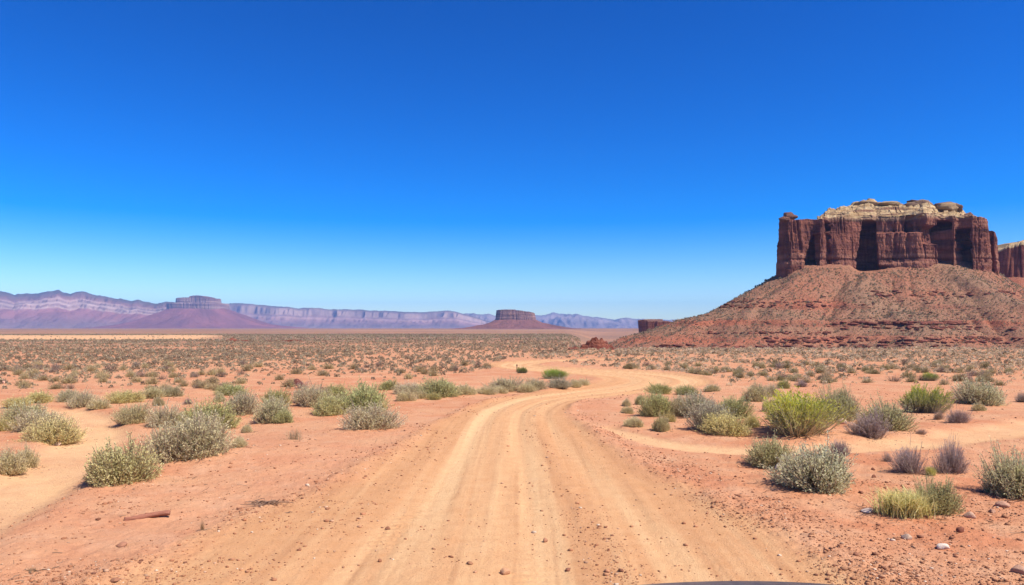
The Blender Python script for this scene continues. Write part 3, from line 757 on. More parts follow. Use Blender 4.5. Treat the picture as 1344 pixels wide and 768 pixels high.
profC = [(0, 1.0), (0.2, 0.80), (0.4, 0.52), (0.6, 0.30), (0.8, 0.12), (1.0, 0.0)]
colC = [(0.0, (0.42, 0.33, 0.29)), (0.2, (0.30, 0.22, 0.20)), (0.5, (0.26, 0.19, 0.18)), (0.8, (0.40, 0.30, 0.27)), (1.0, (0.24, 0.20, 0.19))]
mountain('mountain_range', 14000, skyC, profC, colC, 2200, 741, 0.5, jag=0.07, wav=0.6)

# ------------------------------------------------------------------ plants
def plant_material(name, rough=0.85, trans=0.2):
    m, nt, b = new_mat(name); g = N(nt)
    a = g.attr('col'); oi = g.n('ShaderNodeObjectInfo')
    c = g.mix(1.0, a.outputs['Color'], oi.outputs['Color'], 'MULTIPLY')
    g.l(c, b.inputs['Base Color']); b.inputs['Roughness'].default_value = rough; b.inputs['Specular IOR Level'].default_value = 0.1
    if trans:
        tr_ = g.n('ShaderNodeBsdfTranslucent'); g.l(c, tr_.inputs['Color'])
        ms = g.n('ShaderNodeMixShader'); ms.inputs[0].default_value = trans
        g.l(b.outputs[0], ms.inputs[1]); g.l(tr_.outputs[0], ms.inputs[2])
        g.l(ms.outputs[0], nt.nodes['Material Output'].inputs['Surface'])
    return m
MAT_LEAF = plant_material('dry_leaf', 0.85, 0.40)
MAT_TWIG = plant_material('woody_twig', 0.9, 0.0)

def frames(d):
    up = np.where(np.abs(d[:, 2:3]) < 0.9, np.array([[0, 0, 1.0]]), np.array([[1.0, 0, 0]]))
    a = np.cross(d, up); a /= np.linalg.norm(a, axis=1)[:, None] + 1e-9
    return a, np.cross(a, d)
def tubes(P, R, sides=3):
    """P (n,k,3) polylines, R (n,k) radii -> verts, quads"""
    n, k, _ = P.shape
    d = P[:, -1] - P[:, 0]; d = d / (np.linalg.norm(d, axis=1)[:, None] + 1e-9)
    a, b = frames(d)
    ang = np.arange(sides) / sides * 2 * PI
    off = a[:, None, None, :] * np.cos(ang)[None, None, :, None] + b[:, None, None, :] * np.sin(ang)[None, None, :, None]
    V = P[:, :, None, :] + off * R[:, :, None, None]
    idx = np.arange(n * k * sides).reshape(n, k, sides)
    q = np.stack([idx[:, :-1, :], np.roll(idx[:, :-1, :], -1, 2), np.roll(idx[:, 1:, :], -1, 2), idx[:, 1:, :]], -1)
    return V.reshape(-1, 3), q.reshape(-1, 4)
def leaves(p, d, ln, wd, r):
    n = len(p)
    d = d / (np.linalg.norm(d, axis=1)[:, None] + 1e-9)
    a, b = frames(d); th = r.uniform(0, 2 * PI, n)[:, None]
    s = a * np.cos(th) + b * np.sin(th)
    ln = np.broadcast_to(ln, n)[:, None]; wd = np.broadcast_to(wd, n)[:, None]
    V = np.stack([p, p + d * ln * 0.5 + s * wd * 0.5, p + d * ln, p + d * ln * 0.5 - s * wd * 0.5], 1)
    return V.reshape(-1, 3), np.arange(n * 4).reshape(n, 4)

STY = dict(
    sage=dict(nt=1000, lv=16, t0=0.38, ll=0.036, lw=0.011, h=0.62, cl=6, dark=(0.56, 0.485, 0.28), light=(0.80, 0.71, 0.43), low=0.06, jit=0.75, wood=(0.38, 0.28, 0.20)),
    pale=dict(nt=1000, lv=15, t0=0.42, ll=0.038, lw=0.0125, h=0.62, cl=4, dark=(0.60, 0.525, 0.27), light=(0.77, 0.70, 0.41), low=0.06, jit=0.7, wood=(0.36, 0.27, 0.18)),
    green=dict(nt=760, lv=20, t0=0.52, ll=0.055, lw=0.009, h=0.66, cl=3, dark=(0.34, 0.35, 0.05), light=(0.62, 0.58, 0.09), low=0.22, jit=0.45, wood=(0.44, 0.36, 0.26)),
    dry=dict(nt=520, lv=7, t0=0.35, ll=0.07, lw=0.005, h=0.64, cl=4, dark=(0.36, 0.28, 0.24), light=(0.56, 0.46, 0.41), low=0.15, jit=0.55, wood=(0.33, 0.25, 0.215)),
)
def plant_mesh(style, seed, detail=1.0):
    S = STY[style]; r = np.random.default_rng(seed)
    nt_ = max(int(S['nt'] * detail), 24); lv = S['lv'] if detail > 0.5 else max(int(S['lv'] * 0.55), 4)
    big = 1.0 if detail > 0.5 else 1.0 / math.sqrt(detail) * 0.62
    nc = S['cl']
    cxy = r.normal(size=(nc, 2)) * 0.13; cr_ = r.uniform(0.75, 1.1, nc)
    ci = r.integers(0, nc, nt_)
    phi = r.uniform(0, 2 * PI, nt_); ct = r.uniform(S['low'], 1.0, nt_) ** 0.9
    st_ = np.sqrt(1 - ct ** 2)
    lump = 1 + 0.34 * fbm2(np.cos(phi) * 1.3 + seed, np.sin(phi) * 1.3 + ct * 1.8, 2, seed) + 0.10 * fbm2(np.cos(phi) * 4 + seed, np.sin(phi) * 4 + ct * 4, 2, seed + 3)
    R = 0.40 * cr_[ci] * lump * np.where(r.uniform(0, 1, nt_) < 0.05, r.uniform(1.05, 1.28, nt_), r.uniform(0.76, 1.05, nt_))
    gapd = r.uniform(0, 2 * PI); R = R * (1 - 0.30 * np.clip(np.cos(phi - gapd), 0, 1) ** 6)
    tip = np.stack([cxy[ci, 0] + R * st_ * np.cos(phi), cxy[ci, 1] + R * st_ * np.sin(phi), S['h'] / 0.5 * R * (ct * 0.93 + 0.07) * 1.08], 1)
    root = np.concatenate([cxy[ci] * 0.55 + r.normal(size=(nt_, 2)) * 0.02, np.zeros((nt_, 1)) - 0.02], 1)
    K = 5
    t = np.linspace(0, 1, K)[None, :, None]
    bow = np.zeros((nt_, 1, 3)); bow[..., 2] = -0.10 * st_[:, None]
    P = root[:, None] + (tip - root)[:, None] * t + bow * (np.sin(t * PI)) * 0.9 + r.normal(size=(nt_, K, 3)) * 0.010 * t
    rad = np.linspace(0.0065, 0.0022, K)[None] * r.uniform(0.7, 1.5, (nt_, 1)) * (big ** 0.7)
    if style == 'dry': rad *= 0.8
    tv, tf = tubes(P, rad)
    wc = np.array(S['wood']) * r.uniform(0.7, 1.35, (nt_, 1))
    tc_ = np.repeat(wc, K * 3, 0)
    # leaves along the outer part of each twig
    nl = nt_ * lv
    tl = np.repeat(np.arange(nt_), lv)
    tp = S['t0'] + (1.02 - S['t0']) * r.uniform(0, 1, nl) ** 0.75
    fi = np.clip(tp, 0, 1) * (K - 1); i0 = np.minimum(fi.astype(int), K - 2); ff = (fi - i0)[:, None]
    p_ = P[tl, i0] * (1 - ff) + P[tl, i0 + 1] * ff + r.normal(size=(nl, 3)) * 0.011
    d_ = (tip - root)[tl]; d_ = d_ / np.linalg.norm(d_, axis=1)[:, None] + r.normal(size=(nl, 3)) * S['jit']
    d_[:, 2] += 0.25
    keep = np.ones(nl, bool)
    if style == 'green':
        elev = p_[:, 2] / S['h']
        keep = r.uniform(0, 1, nl) < np.clip(elev * 2.6 - 0.25, 0.04, 1)
    p_, d_, tp = p_[keep], d_[keep], tp[keep]; tl = tl[keep]; nl = len(p_)
    p_[:, 2] = np.maximum(p_[:, 2], 0.012)
    lvv, lf = leaves(p_, d_, S['ll'] * r.uniform(0.6, 1.35, nl) * big, S['lw'] * r.uniform(0.7, 1.35, nl) * big * (1.25 if detail < 0.5 else 1), r)
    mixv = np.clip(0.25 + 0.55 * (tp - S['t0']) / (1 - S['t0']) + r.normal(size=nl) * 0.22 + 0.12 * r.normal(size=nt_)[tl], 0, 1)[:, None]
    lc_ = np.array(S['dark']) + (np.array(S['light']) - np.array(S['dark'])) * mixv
    if style == 'green':
        hh = np.clip(p_[:, 2:3] / S['h'] * 1.6 - 0.28 + 0.2 * r.normal(size=(nl, 1)), 0, 1)
        lc_ = lc_ * hh + np.array([0.44, 0.38, 0.20]) * (1 - hh)
    lc_ = np.repeat(lc_, 4, 0)
    allv = lvv if style != 'dry' else np.vstack([lvv, tv])
    hx = np.percentile(np.abs(allv[:, :2]), 97.5) * 2.0; hz_ = np.percentile(allv[:, 2], 98.5)
    tv = tv / np.array([hx, hx, hz_]); lvv = lvv / np.array([hx, hx, hz_])     # unit width, unit height
    return (tv, tf, tc_), (lvv, lf, lc_)

def tuft_mesh(seed, n=900, c0=(0.55, 0.48, 0.20), c1=(0.85, 0.76, 0.44), spread=0.42, h=0.5, w=0.007):
    r = np.random.default_rng(seed)
    K = 4
    base = r.normal(size=(n, 3)) * np.array([0.17, 0.13, 0]); phi = r.uniform(0, 2 * PI, n)
    out = r.uniform(0.15, 1, n) * spread; L = r.uniform(0.5, 1.05, n) * h
    t = np.linspace(0, 1, K)
    dirx = np.stack([np.cos(phi), np.sin(phi)], 1)
    P = np.zeros((n, K, 3))
    P[:, :, :2] = base[:, None, :2] + dirx[:, None] * (out[:, None] * t[None] ** 1.6)[..., None]
    P[:, :, 2] = L[:, None] * (t - 0.28 * t ** 2.4)[None] - 0.01
    s = np.stack([-np.sin(phi), np.cos(phi), 0 * phi], 1) + r.normal(size=(n, 3)) * 0.3
    wd = w * np.array([1, 0.9, 0.6, 0.08])[None, :, None] * r.uniform(0.6, 1.4, (n, 1, 1))
    V = np.stack([P - s[:, None] * wd, P + s[:, None] * wd], 2)
    idx = np.arange(n * K * 2).reshape(n, K, 2)
    f = np.stack([idx[:, :-1, 0], idx[:, :-1, 1], idx[:, 1:, 1], idx[:, 1:, 0]], -1).reshape(-1, 4)
    c = np.array(c0) + (np.array(c1) - np.array(c0)) * np.clip(r.normal(size=(n, 1)) * 0.3 + 0.5, 0, 1)
    return V.reshape(-1, 3), f, np.repeat(c, K * 2, 0)

def protos(style, seeds, detail=1.0):
    out = []
    for s in seeds:
        (tv, tf, tc_), (lv, lf, lc) = plant_mesh(style, s, detail)
        if detail > 0.5:
            out.append((make_mesh(style + '_stem', tv, tf, MAT_TWIG, True, tc_), make_mesh(style + '_foliage', lv, lf, MAT_LEAF, False, lc)))
        else:
            me = make_mesh(style + '_small', np.vstack([lv, tv]), np.vstack([lf, tf + len(lv)]), MAT_LEAF, False, np.vstack([lc, tc_]))
            out.append((me,))
    return out
PRO = {s: protos(s, [1000 + 10 * i + k for k in range(nn_)]) for i, (s, nn_) in enumerate((('sage', 5), ('pale', 4), ('green', 2), ('dry', 3)))}
LOW = {s: protos(s, [1200 + 10 * i + k for k in range(nn_)], 0.22) for i, (s, nn_) in enumerate((('sage', 4), ('pale', 3), ('green', 2), ('dry', 2)))}
def mk_tuft(seed, **kw):
    V, f, c = tuft_mesh(seed, **kw); return make_mesh('tuft_blades', V, f, MAT_LEAF, False, c)
TUFT = [mk_tuft(1401), mk_tuft(1402)]
STRAW = [mk_tuft(1411, n=160, c0=(0.33, 0.25, 0.14), c1=(0.55, 0.43, 0.26), w=0.004), mk_tuft(1412, n=120, c0=(0.30, 0.22, 0.14), c1=(0.5, 0.38, 0.24), w=0.004)]

NAMES = dict(sage='sagebrush', pale='saltbush', green='rabbitbrush', dry='dry_shrub')
counter = {}
def put_shrub(style, X, Y, Z, w, h, label, tint=(1, 1, 1), group=None, parts=True, rot=None, asp=None, variant=None, name=None):
    i = counter.get(style, 0); counter[style] = i + 1
    rr = random.Random(i * 7 + len(style))
    rz = rr.uniform(0, 2 * PI) if rot is None else rot
    if style in ('tuft', 'straw'):
        me = (TUFT if style == 'tuft' else STRAW)[i % 2]
        o = link('grass_tuft', me, None, (X, Y, Z - 0.005))
        o.scale = (w / 0.95, w / 0.95, h / 0.42); kids = [o]
        cat = 'grass tuft'
    else:
        pset = (PRO if parts else LOW)[style]
        pr = pset[(i if variant is None else variant) % len(pset)]
        sc = (w, w * (asp or 1.0), h)
        if parts:
            o = empty(NAMES[style], (X, Y, Z - 0.01)); o.scale = sc
            kids = [link('stem', pr[0], o), link('foliage', pr[1], o)]
        else:
            o = link(NAMES[style], pr[0], None, (X, Y, Z - 0.01)); o.scale = sc; kids = [o]
        cat = 'dry shrub' if style == 'dry' else 'shrub'
    o.rotation_euler = (0, 0, rz)
    for kx in kids: kx.color = (*tint, 1)
    tag(o, label, cat, group)
    return o

GREY = (0.98, 0.96, 0.93); GRN = (0.80, 0.86, 0.58); BLU = (0.82, 0.83, 0.88); YEL = (1.10, 1.06, 0.80); CRM = (1.1, 1.05, 1.0); PUR = (1.0, 0.96, 0.94); DRK = (0.62, 0.60, 0.52)
GT = 'shrubs of the desert floor'
# style, centre px, base row, width px, height px, tint, label
L = [
 ('pale', 10, 624, 42, 32, CRM, 'pale shrub cut by the picture edge beside the winding track'),
 ('pale', 34, 614, 30, 27, CRM, 'round pale shrub overlapping the cut-off shrub at the winding track'),
 ('sage', 69, 584, 66, 34, YEL, 'wide yellowish sagebrush on the inside of the winding track bend'),
 ('sage', 53, 566, 54, 28, GREY, 'grey sagebrush just behind the wide yellowish one at the track bend'),
 ('sage', 33, 557, 48, 29, (0.95, 1.0, 0.85), 'greenish sagebrush third back in the row inside the track bend'),
 ('pale', 5, 566, 30, 18, YEL, 'low straw-coloured shrub at the picture edge beside the track-bend row'),
 ('pale', 166, 636, 86, 54, (0.92, 0.9, 0.74), 'spiky yellow-green shrub with bare twiggy foot on the bank over the track'),
 ('sage', 222, 605, 62, 50, GREY, 'big grey front half of the double sagebrush on the sandy bank'),
 ('sage', 258, 601, 76, 58, (0.95, 0.95, 0.9), 'tall twiggy rear half of the double sagebrush on the sandy bank'),
 ('sage', 274, 565, 70, 35, GRN, 'dark green sagebrush directly behind the big double one'),
 ('sage', 173, 556, 42, 25, (0.95, 0.93, 0.8), 'roundish olive sagebrush alone between track bend and double sagebrush'),
 ('sage', 217, 562, 44, 30, GREY, 'silver sagebrush half hidden behind the big double one'),
 ('sage', 316, 545, 44, 30, (0.9, 0.9, 0.88), 'grey sagebrush behind the dark green one, away from the road'),
 ('sage', 356, 555, 44, 34, (0.95, 0.98, 0.9), 'upright grey-green sagebrush on bare red sand near the pale tufts'),
 ('pale', 374, 555, 26, 18, (0.85, 0.9, 0.7), 'small yellow-green shrub touching the upright grey-green sagebrush'),
 ('sage', 361, 532, 32, 22, GRN, 'bright olive bush behind the upright grey-green sagebrush'),
 ('sage', 302, 519, 38, 15, (0.8, 0.9, 0.65), 'low dark green bush on the far edge of the sandy gap'),
 ('pale', 326, 568, 15, 12, CRM, 'tiny cream tuft-like shrub on red sand behind the long pale tuft'),
 ('pale', 318, 587, 32, 14, CRM, 'long low cream shrub between the double sagebrush and the road'),
 ('straw', 385, 578, 30, 18, (1, 1, 1), 'sparse dry grass tuft on the sandy slope next to the road'),
 ('sage', 108, 535, 34, 22, GREY, 'rounded grey sagebrush with dark foot where the winding track ends'),
 ('pale', 130, 537, 26, 14, CRM, 'low cream shrub in front of the rounded sagebrush at the track end'),
 ('pale', 164, 529, 42, 16, YEL, 'broad pale yellow shrub behind the low cream one at the track end'),
 ('pale', 209, 533, 15, 13, (0.9, 0.86, 0.8), 'single small ball-shaped pale shrub on the sandy gap'),
 ('dry', 246, 531, 15, 9, (1, .95, .85), 'tiny brownish dry shrub on the sandy gap'),
 ('pale', 291, 528, 20, 13, (0.95, 0.97, 0.9), 'small pale shrub under the low dark green bush of the sandy gap'),
 ('sage', 91, 528, 30, 16, (0.85, 0.85, 0.8), 'grey bush behind the rounded sagebrush of the track end'),
 ('pale', 54, 529, 36, 15, YEL, 'straw-yellow shrub behind the track bend, in a pale low row'),
 ('pale', 22, 534, 30, 12, YEL, 'flat pale shrub in the low row at the picture edge'),
 ('sage', 198, 523, 32, 14, (0.95, 0.95, 0.8), 'flat sagebrush edging the far plain beyond the ball-shaped shrub'),
 ('sage', 226, 521, 26, 14, (0.85, 0.85, 0.78), 'grey bush next to the flat sagebrush edging the far plain'),
 ('sage', 399, 529, 28, 22, (0.75, 0.76, 0.7), 'dark grey sagebrush at the start of the roadside row'),
 ('sage', 412, 534, 44, 30, GREY, 'large silvery sagebrush in the roadside row behind the yellowish one'),
 ('pale', 426, 546, 48, 28, (0.95, 0.97, 0.78), 'broad yellowish shrub in front of the silvery roadside sagebrush'),
 ('sage', 437, 527, 34, 22, GRN, 'olive sagebrush at the back of the roadside row'),
 ('sage', 474, 542, 62, 38, (0.82, 0.93, 0.66), 'tall green sagebrush behind the whitish shrub beside the road'),
 ('sage', 450, 540, 26, 22, GREY, 'grey sagebrush tucked between the yellowish shrub and the tall green one'),
 ('pale', 486, 564, 68, 33, (1.08, 1.05, 1.12), 'whitish flower-like shrub alone at the very edge of the road sand'),
 ('sage', 509, 512, 26, 13, GRN, 'low olive bush behind the small pale shrubs of the roadside strip'),
 ('pale', 534, 527, 24, 14, CRM, 'small whitish shrub at the near end of the roadside strip'),
 ('sage', 537, 518, 38, 15, (1.05, 1.05, 1.05), 'pale grey sagebrush behind the small whitish shrub of the strip'),
 ('sage', 577, 522, 46, 25, (0.84, 0.92, 0.70), 'full green-grey sagebrush, the tallest of the roadside strip'),
 ('sage', 570, 525, 16, 10, (0.9, 0.9, 0.6), 'small olive bush at the foot of the tallest strip sagebrush'),
 ('pale', 553, 524, 14, 11, CRM, 'little cream shrub beside the tallest strip sagebrush'),
 ('pale', 612, 519, 32, 13, CRM, 'flat cream shrub in the middle of the roadside strip'),
 ('pale', 636, 518, 28, 11, CRM, 'flat cream shrub after the middle one along the roadside strip'),
 ('sage', 661, 514, 44, 18, GREY, 'long grey sagebrush in the roadside strip before the green bush'),
 ('pale', 655, 516.5, 22, 9, CRM, 'cream tuft-like shrub before the long grey strip sagebrush'),
 ('pale', 690, 515, 26, 12, CRM, 'cream shrub between the grey sagebrushes of the roadside strip'),
 ('sage', 704, 512, 28, 15, GREY, 'grey sagebrush under the bright green bush of the road bend'),
 ('sage', 733, 510.5, 27, 14, BLU, 'dark grey rounded bush before the bright green one at the road bend'),
 ('pale', 752, 508.5, 18, 10, CRM, 'cream shrub right after the dark grey rounded bush on the road bend'),
 ('pale', 766, 506.5, 20, 9, CRM, 'last cream shrub on the tip of land inside the road bend'),
 ('green', 727, 497.5, 32, 14, (0.7, 0.92, 0.7), 'vivid green bush on the strip inside the road bend'),
 ('green', 685, 490, 13, 9, (0.55, 0.65, 0.6), 'small dark green bush beside the thin marker post'),
 # beyond the cross track
 ('sage', 862, 547, 40, 33, (0.84, 0.92, 0.66), 'olive-green sagebrush at the road end of the big shrub row'),
 ('sage', 893, 546, 28, 26, GREY, 'narrow grey sagebrush second in the big shrub row'),
 ('sage', 916, 547, 48, 31, (0.86, 0.9, 0.92), 'wide grey sagebrush third in the big shrub row'),
 ('sage', 867, 517, 30, 13, GRN, 'green bush behind the olive-green sagebrush at the road end'),
 ('sage', 901, 519, 28, 13, (0.7, 0.8, 0.55), 'darker green bush behind the narrow grey sagebrush'),
 ('sage', 962, 550, 42, 29, (0.78, 0.86, 0.62), 'dark green sagebrush behind the pale yellow shrub'),
 ('sage', 935, 566, 48, 37, BLU, 'blue-grey sagebrush in back of the pale yellow shrub'),
 ('pale', 953, 572, 58, 28, YEL, 'pale yellow lumpy shrub in front of the blue-grey sagebrush'),
 ('pale', 986, 561, 19, 16, YEL, 'small pale yellow shrub between lumpy one and big green bush'),
 ('green', 1049, 574, 106, 60, (1.06, 1.10, 0.9), 'largest bush, bright yellow-green top over bare grey stems'),
 ('sage', 1100, 553, 42, 46, (0.85, 0.9, 0.75), 'tall grey-green sagebrush rising behind the largest bush'),
 ('sage', 1108, 551, 34, 32, (0.8, 0.82, 0.78), 'grey sagebrush between the largest bush and the twin olive one'),
 ('sage', 1163, 565, 64, 37, (0.80, 0.84, 0.70), 'broad olive-grey sagebrush behind the purple-grey dense bush'),
 ('dry', 1146, 576, 54, 34, PUR, 'dense purple-grey twiggy bush in front of the broad olive-grey one'),
 ('green', 1210, 543, 56, 40, (0.92, 1.02, 0.95), 'second bright green bush, smaller, standing alone on red sand'),
 ('green', 1220, 500, 20, 12, (0.8, 0.9, 0.9), 'little green bush behind the smaller bright green bush'),
 ('sage', 1286, 532, 52, 33, (0.95, 1.0, 0.98), 'well rounded grey-green sagebrush with a small pale shrub at its foot'),
 ('dry', 1254, 555, 31, 20, PUR, 'small purple-grey dry bush on sand below the rounded sagebrush'),
 ('pale', 1286, 540, 17, 11, CRM, 'small pale shrub at the foot of the rounded sagebrush'),
 ('dry', 1341, 528, 22, 15, (1, .95, .85), 'brownish dry bush at the picture edge beyond the rounded sagebrush'),
 ('sage', 991, 527, 28, 24, (1, 1, .9), 'pale grey sagebrush behind the gap before the largest bush'),
 ('sage', 1011, 521, 22, 17, GREY, 'grey bush beside the pale grey sagebrush behind the largest bush'),
 ('sage', 1027, 510, 16, 12, GRN, 'small olive bush behind the largest bush, among grey ones'),
 ('sage', 934, 514, 20, 10, (1, 1, .9), 'small greyish bush in the sparse field behind the wide grey sagebrush'),
 ('pale', 820, 533, 17, 10, CRM, 'small pale shrub close to the outer road edge, farthest of five'),
 ('pale', 823, 543, 15, 10, CRM, 'small pale shrub close to the outer road edge, below the farthest'),
 ('pale', 833, 561, 26, 13, CRM, 'flat pale shrub close to the outer road edge'),
 ('pale', 866, 566, 23, 21, (0.95, 0.92, 0.8), 'upright pale shrub at the start of the cross track'),
 ('pale', 879, 554, 14, 12, YEL, 'little straw-coloured shrub behind the upright pale one'),
 ('sage', 840, 531, 14, 13, (0.85, .9, .7), 'small sage bush next to the olive-green one at the road end'),
 ('dry', 1051, 508, 17, 11, PUR, 'small lilac-grey dry bush in the sparse field behind the largest bush'),
 ('dry', 1229, 551, 15, 12, (1.1, 1, .8), 'sparse brownish dry shrub between green bush and purple-grey bush'),
 ('pale', 1010, 541, 17, 18, CRM, 'pale ball-like shrub peeping out behind the largest bush'),
 # this side of the cross track
 ('sage', 1014, 614, 58, 37, (0.86, 0.9, 0.72), 'dome-shaped grey-green sagebrush by the cross track with white stone at foot'),
 ('pale', 1076, 645, 106, 56, (0.90, 0.93, 0.98), 'big whitish-green shrub of spreading twigs beside the dome-shaped sagebrush'),
 ('dry', 1104, 598, 32, 21, (1, .97, .95), 'thin dry shrub behind the big whitish-green one'),
 ('dry', 1164, 606, 14, 13, (1.1, 1, .85), 'tiny dry sprig on the cross track edge'),
 ('dry', 1200, 623, 50, 37, PUR, 'low half of the pair of bare lilac-grey shrubs'),
 ('dry', 1246, 623, 48, 47, PUR, 'taller half of the pair of bare lilac-grey shrubs'),
 ('tuft', 1221, 625, 16, 15, (0.85, 0.88, 0.55), 'yellow-green grass tuft between the pair of bare lilac-grey shrubs'),
 ('tuft', 1187, 681, 80, 42, (0.97, 0.96, 0.78), 'large yellow-green grass tuft in front of a grey-green bush'),
 ('sage', 1232, 676, 50, 45, (0.85, 0.88, 0.68), 'grey-green bush growing into the large yellow-green grass tuft'),
 ('sage', 1340, 655, 76, 60, (0.95, 1.0, 0.9), 'large sagebrush cut by the picture edge beside the gravel verge'),
 ('dry', 1208, 571, 14, 8, (1.1, .95, .8), 'flat dry sprig on red sand behind the cross track'),
 ('straw', 42, 752, 18, 9, (1.0, 0.95, 0.8), 'faint dry grass wisp on the gravelly corner'),
 ('straw', 265, 697, 9, 18, (0.75, 0.65, 0.55), 'single thin dry grass stalk between the red log and the road'),
]
for s, px, py, w, h, tint, lab in L:
    X, Y, Z = ground_at(px, py)
    k = Y / F
    Yc_ = Y + 0.30 * w * k            # base row is the front of the plant
    Xc_ = (px - CX) / F * Yc_
    Zc_ = float(height(np.array([Xc_]), np.array([Yc_]))[0])
    put_shrub(s, Xc_, Yc_, Zc_, w * k * 0.97, h * k * (0.86 if s not in ('tuft', 'straw') else 1.0), lab, tint, None, True)
N_NAMED = len(L)

# ---- scattered scrub over the plain: the largest as single shrubs, the rest as one mass
def scatter(n, ymin, ymax, smin, smax, seed):
    r = np.random.default_rng(seed)
    Y = np.sqrt(r.uniform(ymin ** 2, ymax ** 2, n)); X = r.uniform(smin, smax, n) * Y
    return X, Y
NMASS = []
XS, YS, SZ, KD = [], [], [], []
def dens(X, Y):
    a = X / Y
    left = a < interp(Y, [(0, -0.2), (27, -0.16), (31, -0.10), (38, -0.03), (50, -0.01), (70, 0.1), (5000, 0.2)])
    rightf = a > interp(Y, [(0, 0.3), (24, 0.16), (28, 0.20), (31, 0.22), (34, 0.20), (40, 0.10), (46, 0.06), (52, 0.02), (5000, 0.0)])
    pl = sstep(23.5, 28, Y + 2.0 * fbm2(X * 0.2, Y * 0.2, 2, 903)) * np.clip(0.85 + 1.1 * fbm2(X * 0.11, Y * 0.07, 3, 904), 0.22, 1.4)
    pr = sstep(26, 33, Y + 2.0 * fbm2(X * 0.2, Y * 0.2, 2, 905)) * (1 - 0.7 * sstep(.40, .55, fbm2(X * .12, Y * .12, 3, 907) + 0.25))
    return np.where(left, pl * 0.9, 0) + np.where(rightf & ~left, pr, 0), left
for (n, y0, y1, sd_) in ((30000, 25, 120, 0), (13000, 24, 75, 1), (17000, 75, 170, 2), (46000, 170, 520, 3)):
    Xs, Ys = scatter(n, y0, y1, -0.86, 0.86, 900 + sd_)
    d, lf_ = dens(Xs, Ys)
    Mk = masks(Xs, Ys)
    clear = (np.abs(Mk['rc']) > Mk['rw'] * 1.15 + 0.2) & (np.abs(Mk['lc']) > Mk['lw'] * 1.5) & (np.abs(Mk['tc']) > Mk['tw'] * 1.6)
    r = np.random.default_rng(950 + sd_)
    sandy = (Ys > 175) & (Ys < 430) & (Xs / Ys < -0.38)
    okp = (r.uniform(0, 1, n) < d) & clear & ~(sandy & (r.uniform(0, 1, n) < 0.97)) & ~((Xs / Ys > 0.09) & (Ys > 105))
    XS.append(Xs[okp]); YS.append(Ys[okp])
    sz = np.exp(np.clip(r.normal(size=okp.sum()) * 0.28, -0.6, 0.5)) * interp(Ys[okp], [(25, .34), (60, 0.31), (150, 0.42), (480, 0.72)]) * (0.46 if sd_ == 0 else 1.0)
    SZ.append(sz); KD.append(lf_[okp])
XS, YS, SZ, KD = map(np.concatenate, (XS, YS, SZ, KD))
vis = np.abs(XS / YS) < 0.66
ordr = np.argsort(-(SZ / YS) * vis)
NSING = 295 - N_NAMED
sing = ordr[:NSING]; rest = ordr[NSING:]
ZS = height(XS, YS, None, False)
rr_ = random.Random(5)
for i in sing:
    lf_ = KD[i]
    if lf_:
        st_ = rr_.choice(['sage', 'sage', 'dry', 'sage']); tint = rr_.choice([(0.98, 0.9, 0.75), (0.85, 0.76, 0.64), (1.1, 1.03, 0.88)])
        lab, grp = 'low dark shrub, one of many dotted over the open red plain', 'low shrubs dotted over the open red plain'
    else:
        st_ = rr_.choice(['pale', 'sage', 'pale', 'sage', 'dry']); tint = rr_.choice([(0.85, 0.8, 0.75), (0.8, 0.76, 0.66), (0.95, 0.9, 0.85), (0.65, 0.62, 0.52)])
        lab, grp = 'low pale shrub, one of many on the sandy field below the massive butte', 'low shrubs on the sandy field below the butte'
    put_shrub(st_, XS[i], YS[i], ZS[i], SZ[i], SZ[i] * rr_.uniform(0.45, 0.65), lab, tint, grp, False)

def mass(X, Y, Z, S, left, K, seed, cscale=1.0, hk=0.55):
    """small shrubs of K leafy faces each"""
    r = np.random.default_rng(seed)
    NPR = 10
    n = len(X)
    pv = []
    for j in range(NPR):
        ph = r.uniform(0, 2 * PI, K); ct = r.uniform(0.0, 1, K); rad = r.uniform(0.45, 1.0, K) ** 0.6 * 0.42
        c = np.stack([np.cos(ph) * np.sqrt(1 - ct ** 2) * rad, np.sin(ph) * np.sqrt(1 - ct ** 2) * rad, ct * rad * 1.05], 1)
        d = c + r.normal(size=(K, 3)) * 0.18; d[:, 2] += 0.15
        sz = 1.15 / math.sqrt(K)
        V, _ = leaves(c * 0.62, d, sz * r.uniform(0.8, 1.3, K), sz * 0.75 * r.uniform(0.7, 1.2, K), r)
        pv.append(V)
    pv = np.array(pv)
    j = r.integers(0, NPR, n); a = r.uniform(0, 2 * PI, n); ca, sa = np.cos(a), np.sin(a)
    V = pv[j]
    x = V[..., 0] * ca[:, None] - V[..., 1] * sa[:, None]; y = V[..., 0] * sa[:, None] + V[..., 1] * ca[:, None]
    hs = r.uniform(0.8, 1.3, n) * hk / 0.5
    W = np.stack([X[:, None] + x * S[:, None], Y[:, None] + y * S[:, None], Z[:, None] + np.maximum(V[..., 2], -0.02) * (S * hs)[:, None]], -1)
    lc0 = np.array([0.52, 0.43, 0.27]); lc1 = np.array([0.30, 0.22, 0.135]); rc0 = np.array([0.74, 0.60, 0.39]); rc1 = np.array([0.42, 0.33, 0.20])
    t = r.uniform(0, 1, (n, 1))
    pale_r = (r.uniform(0, 1, (n, 1)) < 0.62)
    C = np.where(left[:, None], lc1 + (lc0 - lc1) * t, np.where(pale_r, rc1 + (rc0 - rc1) * (0.4 + 0.6 * t), rc1 * (0.6 + 0.5 * t)))
    C = np.repeat(C[:, None, :], K * 4, 1) * np.repeat(r.uniform(0.75, 1.25, (n, K)), 4, 1)[..., None] * cscale
    F_ = np.arange(n * K * 4).reshape(-1, 4)
    return W.reshape(-1, 3), F_, C.reshape(-1, 3)
segs = []
